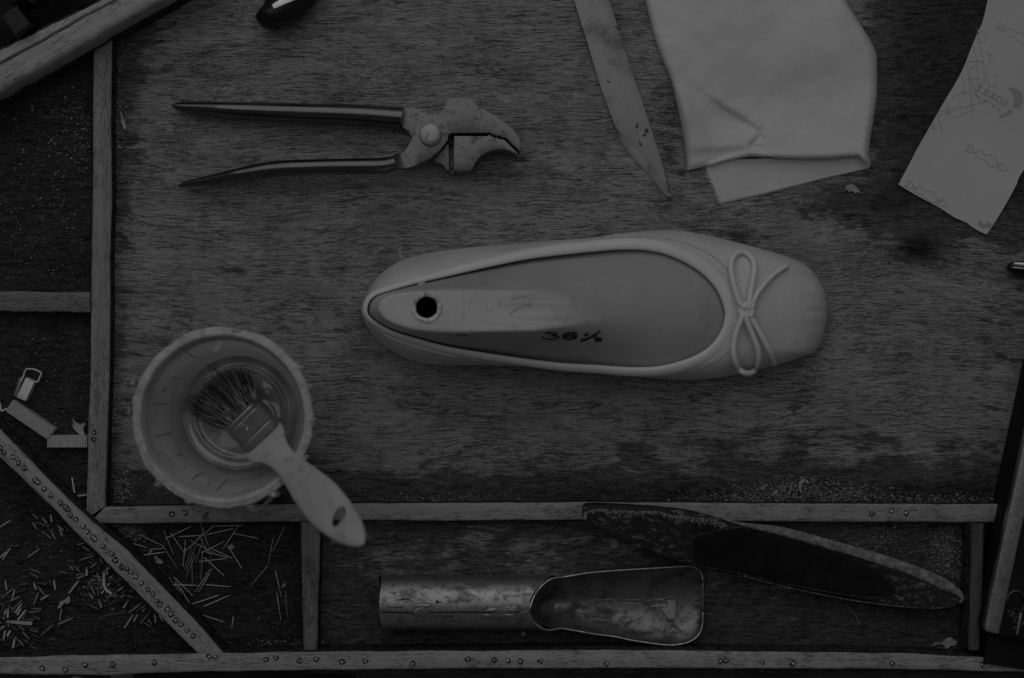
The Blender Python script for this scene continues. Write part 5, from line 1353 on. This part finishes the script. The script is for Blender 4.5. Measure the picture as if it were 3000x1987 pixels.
# ---------------------------------------------------------------- scraps and splinters
M_SCRAP = m_plain('dried_glue_scrap', .34, .55, 160, .7, 0, .0003, 700)
def scrap(name, pts, h, label, cat, mat=M_SCRAP, z0=.0002, grp=None):
    mb = MB(); c = np.mean(np.array(pts), 0); v, f = plate(pts, z0, z0 + h, .0001, 1, lambda x, y: z0 + h * (.7 + .8 * abs(nz(x, y, .09, 3)))); mb.add(v, f)
    return tag(mb.build(name, mat, None, P(c[0], c[1], 0)), label, cat, grp)
scrap('wood_splinter', C(0, 0, 2.96, [(1040, 960), (1055, 985), (1080, 1050), (1095, 1130), (1070, 1110), (1050, 1060)]), .0008, 'pale wood splinter beside the upright strip at the upper left', 'splinter')
scrap('wood_splinter', C(0, 0, 2.96, [(1018, 1250), (1052, 1272), (1045, 1292), (1025, 1280)]), .0006, 'tiny pale wood splinter below the longer one at the upper left', 'splinter')
scrap('glue_scrap', C(0, 1050, 3.137, [(660, 550), (690, 590), (715, 598), (735, 610), (775, 590), (785, 612), (765, 640), (770, 680), (775, 705), (735, 700), (700, 675), (670, 640), (660, 610), (680, 605)]), .0018, 'torn pale scrap behind the level strip of staples', 'scrap')
scrap('glue_scrap', C(0, 1660, 6.03, [(1000, 770), (1030, 700), (1060, 620), (1130, 600), (1180, 560), (1210, 515), (1245, 600), (1220, 650), (1180, 670), (1150, 640), (1110, 670), (1070, 730), (1030, 740)]), .0014, 'ragged pale scrap in the middle of the corner tray', 'scrap')
scrap('glue_scrap', C(1600, 0, 2.153, [(1893, 1170), (1925, 1162), (1950, 1172), (1965, 1190), (1990, 1222), (1960, 1210), (1955, 1222), (1935, 1205), (1912, 1212), (1895, 1195), (1885, 1212)]), .0014, 'small shrivelled pale scrap below the folded cloth', 'scrap')
scrap('glue_scrap', C(2600, 1100, 1.7675, [(232, 1405), (250, 1385), (285, 1385), (310, 1362), (330, 1357), (340, 1368), (362, 1378), (355, 1398), (330, 1400), (305, 1418), (290, 1395), (262, 1392)]), .0016, 'curled pale scrap in the lower right corner of the tray', 'scrap')
scrap('glue_scrap', C(1050, 1600, 2.255, [(1068, 560), (1080, 572), (1090, 556), (1104, 575), (1098, 597), (1080, 592)]), .001, 'tiny pale flake just below the mouth of the metal tube', 'scrap')
scrap('glue_scrap', C(340, 1520, 5.227, [(580, 580), (610, 565), (630, 585), (640, 610), (700, 640), (712, 690), (660, 685), (600, 670), (610, 640), (640, 650), (600, 620)]), .001, 'small folded flake left of the pile of long pins', 'scrap')
scrap('glue_scrap', C(300, 1450, 2.92, [(1065, 440), (1090, 430), (1110, 415), (1115, 435), (1135, 440), (1118, 460), (1095, 470), (1070, 462)]), .001, 'fluffy pale flake right of the pile of long pins', 'scrap')
scrap('glue_scrap', C(340, 1520, 5.227, [(490, 530), (520, 465), (600, 450), (640, 460), (690, 455), (720, 425), (745, 430), (700, 470), (640, 478), (570, 470), (545, 505), (520, 535)]), .0008, 'stringy flake between two long pins near the diagonal strip', 'scrap')
scrap('glue_scrap', C(1650, 1430, 1.8944, [(262, 330), (275, 290), (300, 290), (312, 318), (295, 335)]), .001, 'pale flake under the left end of the black sole', 'scrap')
scrap('glue_scrap', C(1000, 640, 3.136, [(515, 290), (530, 262), (560, 262), (552, 300), (560, 340), (578, 385), (555, 380), (525, 335)]), .0006, 'faint pale flake touching the heel side of the shoe', 'scrap', m_plain('faint_scrap', .28, .36, 90))
scrap('glue_scrap', C(300, 1450, 2.92, [(1530, 795), (1545, 765), (1560, 752), (1570, 765), (1555, 790)]), .0008, 'small flake beside the three upright pins at the right', 'scrap')
for nm, q, lab in (('wood_sliver', [(2311, 1452), (2316, 1430), (2320, 1413), (2322, 1413), (2319, 1433), (2313, 1453)], 'thin straight sliver in the sawdust above the black sole'),
                   ('leather_shaving', [(2341, 1415), (2350, 1404), (2360, 1405), (2352, 1418), (2346, 1432), (2350, 1448), (2343, 1440), (2340, 1428)], 'curled shaving in the sawdust right of the thin sliver'),
                   ('leather_shaving', [(2262, 1450), (2270, 1438), (2277, 1434), (2279, 1444), (2272, 1448)], 'small pale shaving in the sawdust left of the thin sliver'),
                   ('leather_shaving', [(2358, 1411), (2366, 1408), (2371, 1417), (2362, 1416)], 'tiny bright shaving beside the curled one in the sawdust')):
    scrap(nm, q, .0012, lab, 'shaving')
for pts, lab in ((C(450, 230, 2.059, [(1363, 582), (1380, 597), (1405, 595), (1447, 575)]), 'fine pale hair curling under the lower pincer handle'), (C(1050, 1600, 2.255, [(770, 160), (775, 180), (780, 195)]), 'short pale fibre above the tube, the left of two'), (C(1050, 1600, 2.255, [(852, 138), (862, 165), (873, 193)]), 'short pale fibre above the tube, the right of two'),
                 (C(1650, 1430, 1.8944, [(1565, 640), (1600, 680), (1625, 710), (1645, 755)]), 'long curved fibre below the tail of the black sole'), (C(1050, 1600, 2.255, [(1715, 120), (1750, 118), (1795, 113)]), 'pale straight fibre above the trough'),
                 (C(200, 1560, 5.227, [(545, 1285), (650, 1255), (780, 1235), (880, 1185)]), 'long faint fibre across the corner tray floor')):
    wire('fibre', pts, .0006, .00014, lab, 'fibre', M_SCRAP)

# ---------------------------------------------------------------- below the bench front
def apron():
    nu, nv = 80, 24; V = []
    for j in range(nv):
        for i in range(nu):
            x = -.085 + .36 * i / (nu - 1); y = -.178 - .10 * j / (nv - 1)
            z = -.02 - .02 * (j / nv) + .010 * nz(x, y, 26, 4) + .004 * math.sin(x * 90)
            V.append((x, y, z))
    tag(mesh_obj('dark_cloth', V, grid_faces(nv, nu), M_APRON, None, (.1, -.2, -.04), 180), 'dark cloth showing below the front edge strip', 'cloth')
apron()
scrap('leather_offcut', C(0, 1900, 2.631, [(800, 160), (1030, 170), (1025, 215), (1000, 300), (900, 300), (850, 215), (820, 200)]), .002, 'grey leather offcut showing below the front strip at the left', 'leather scrap', m_plain('grey_offcut', .2, .3, 90, .8), z0=-.012)
scrap('pale_pebble', C(0, 1900, 2.631, [(552, 225), (565, 214), (585, 216), (605, 213), (628, 222), (620, 240), (560, 240)]), .004, 'pale lump below the front strip at the far left', 'scrap', m_plain('pale_lump', .5, .6, 90, .8), z0=-.012)

# ---------------------------------------------------------------- dust, crumbs and sawdust
M_DUST = m_plain('pale_grit', .45, .75, 3000, .8)
M_SAW = m_plain('sawdust_and_fibres', .20, .50, 2500, .9)
def dust():
    mb = MB(); sw = MB()
    def inside_ok(x, y):
        if 1055 < x < 2425 and 690 < y < 1100: return False
        return True
    def speck(x, y, r, m=mb):
        r *= 1.3
        c = P(x, y, r * .7); a = random.random() * 6; V = []
        for k in range(4): V.append((c.x + r * math.cos(a + k * 1.57) * random.uniform(.6, 1.3), c.y + r * math.sin(a + k * 1.57) * random.uniform(.6, 1.3), r * .6))
        V += [(c.x, c.y, r * 1.3), (c.x, c.y, .0001)]
        m.add(V, [(0, 1, 4), (1, 2, 4), (2, 3, 4), (3, 0, 4), (1, 0, 5), (2, 1, 5), (3, 2, 5), (0, 3, 5)])
    def fib(x, y, l, m=sw, r=.00014):
        a = random.uniform(0, 6.28); b = a + random.uniform(-.9, .9); z = random.uniform(.0001, .0009)
        tube(m, [P(x, y, z), P(x + l * .5 * math.cos(a), y + l * .5 * math.sin(a), z + .0003), P(x + l * .5 * (math.cos(a) + math.cos(b)), y + l * .5 * (math.sin(a) + math.sin(b)), z)], [r * .7, r, r * .5], 3, caps=False)
    def flake(x, y, s):
        c = P(x, y, .0003); a = random.random() * 6; V = [(c.x + s * random.uniform(.5, 1.2) * math.cos(a + k * 1.256), c.y + s * random.uniform(.3, 1) * math.sin(a + k * 1.256), .0002 + random.uniform(0, .0005)) for k in range(5)]
        sw.add(V, [(0, 1, 2, 3, 4)])
    U = random.uniform
    for k in range(1300):
        x, y = U(330, 3000), U(0, 1470)
        if inside_ok(x, y): speck(x, y, U(.00008, .00020))
    for k in range(560): speck(U(0, 262), U(340, 1500), U(.0001, .00028))
    for k in range(520): x = U(330, 2950); speck(x, 1472 - abs(random.gauss(0, 45)), U(.0001, .00026))
    for k in range(700): speck(U(940, 2830), U(1540, 1900), U(.0001, .00022))
    for k in range(330): speck(U(2250, 2835), U(1545, 1740) , U(.0001, .00026))
    for k in range(500): speck(U(300, 885), U(1540, 1900), U(.0001, .00024))
    for k in range(330): speck(U(0, 500), U(1450, 1900), U(.0001, .00026))
    for k in range(260): speck(random.gauss(345, 14), U(150, 1470), U(.0001, .00022))
    for k in range(150): t_ = U(0, 1); speck(275 + t_ * 380 + abs(random.gauss(16, 12)), 1545 + t_ * 350 - 6, U(.00012, .0003))
    # clumps
    for cx, cy, sx, sy, nn in ((2300, 1440, 90, 22, 700), (2480, 1450, 60, 20, 450), (2200, 1460, 110, 10, 350), (1330, 1462, 90, 8, 160), (352, 1425, 22, 38, 330), (2775, 1625, 32, 40, 520), (2650, 1560, 90, 24, 240), (372, 1552, 32, 18, 320), (350, 290, 16, 150, 220), (2700, 1462, 170, 9, 350), (150, 1575, 50, 30, 60), (250, 420, 30, 60, 150), (180, 340, 60, 50, 150), (2560, 1590, 40, 20, 90), (290, 1715, 30, 26, 120), (820, 1888, 60, 8, 80), (110, 640, 90, 200, 260), (345, 1230, 10, 60, 100)):
        for k in range(nn):
            x, y = random.gauss(cx, sx), random.gauss(cy, sy)
            if y > 1474 and y < 1532 and x > 260: continue
            if x < 330 and x > 262 and y < 1500: continue
            r_ = random.random()
            if r_ < .5: fib(x, y, U(3, 14))
            elif r_ < .8: flake(x, y, U(.0002, .0008))
            else: speck(x, y, U(.0001, .00028))
    for k in range(420):
        x, y = U(335, 2990), U(20, 1465)
        if inside_ok(x, y) and random.random() < .35: fib(x, y, U(4, 16), r=.00007)
    tag(mb.build('dust', M_DUST, None, (0, 0, 0), 180), 'pale grit and dust strewn over the bench', 'dust', kind='stuff')
    tag(sw.build('sawdust', M_SAW, None, (0, 0, 0), 180), 'sawdust, fibres and shavings in the corners of the bench', 'sawdust', kind='stuff')
dust()
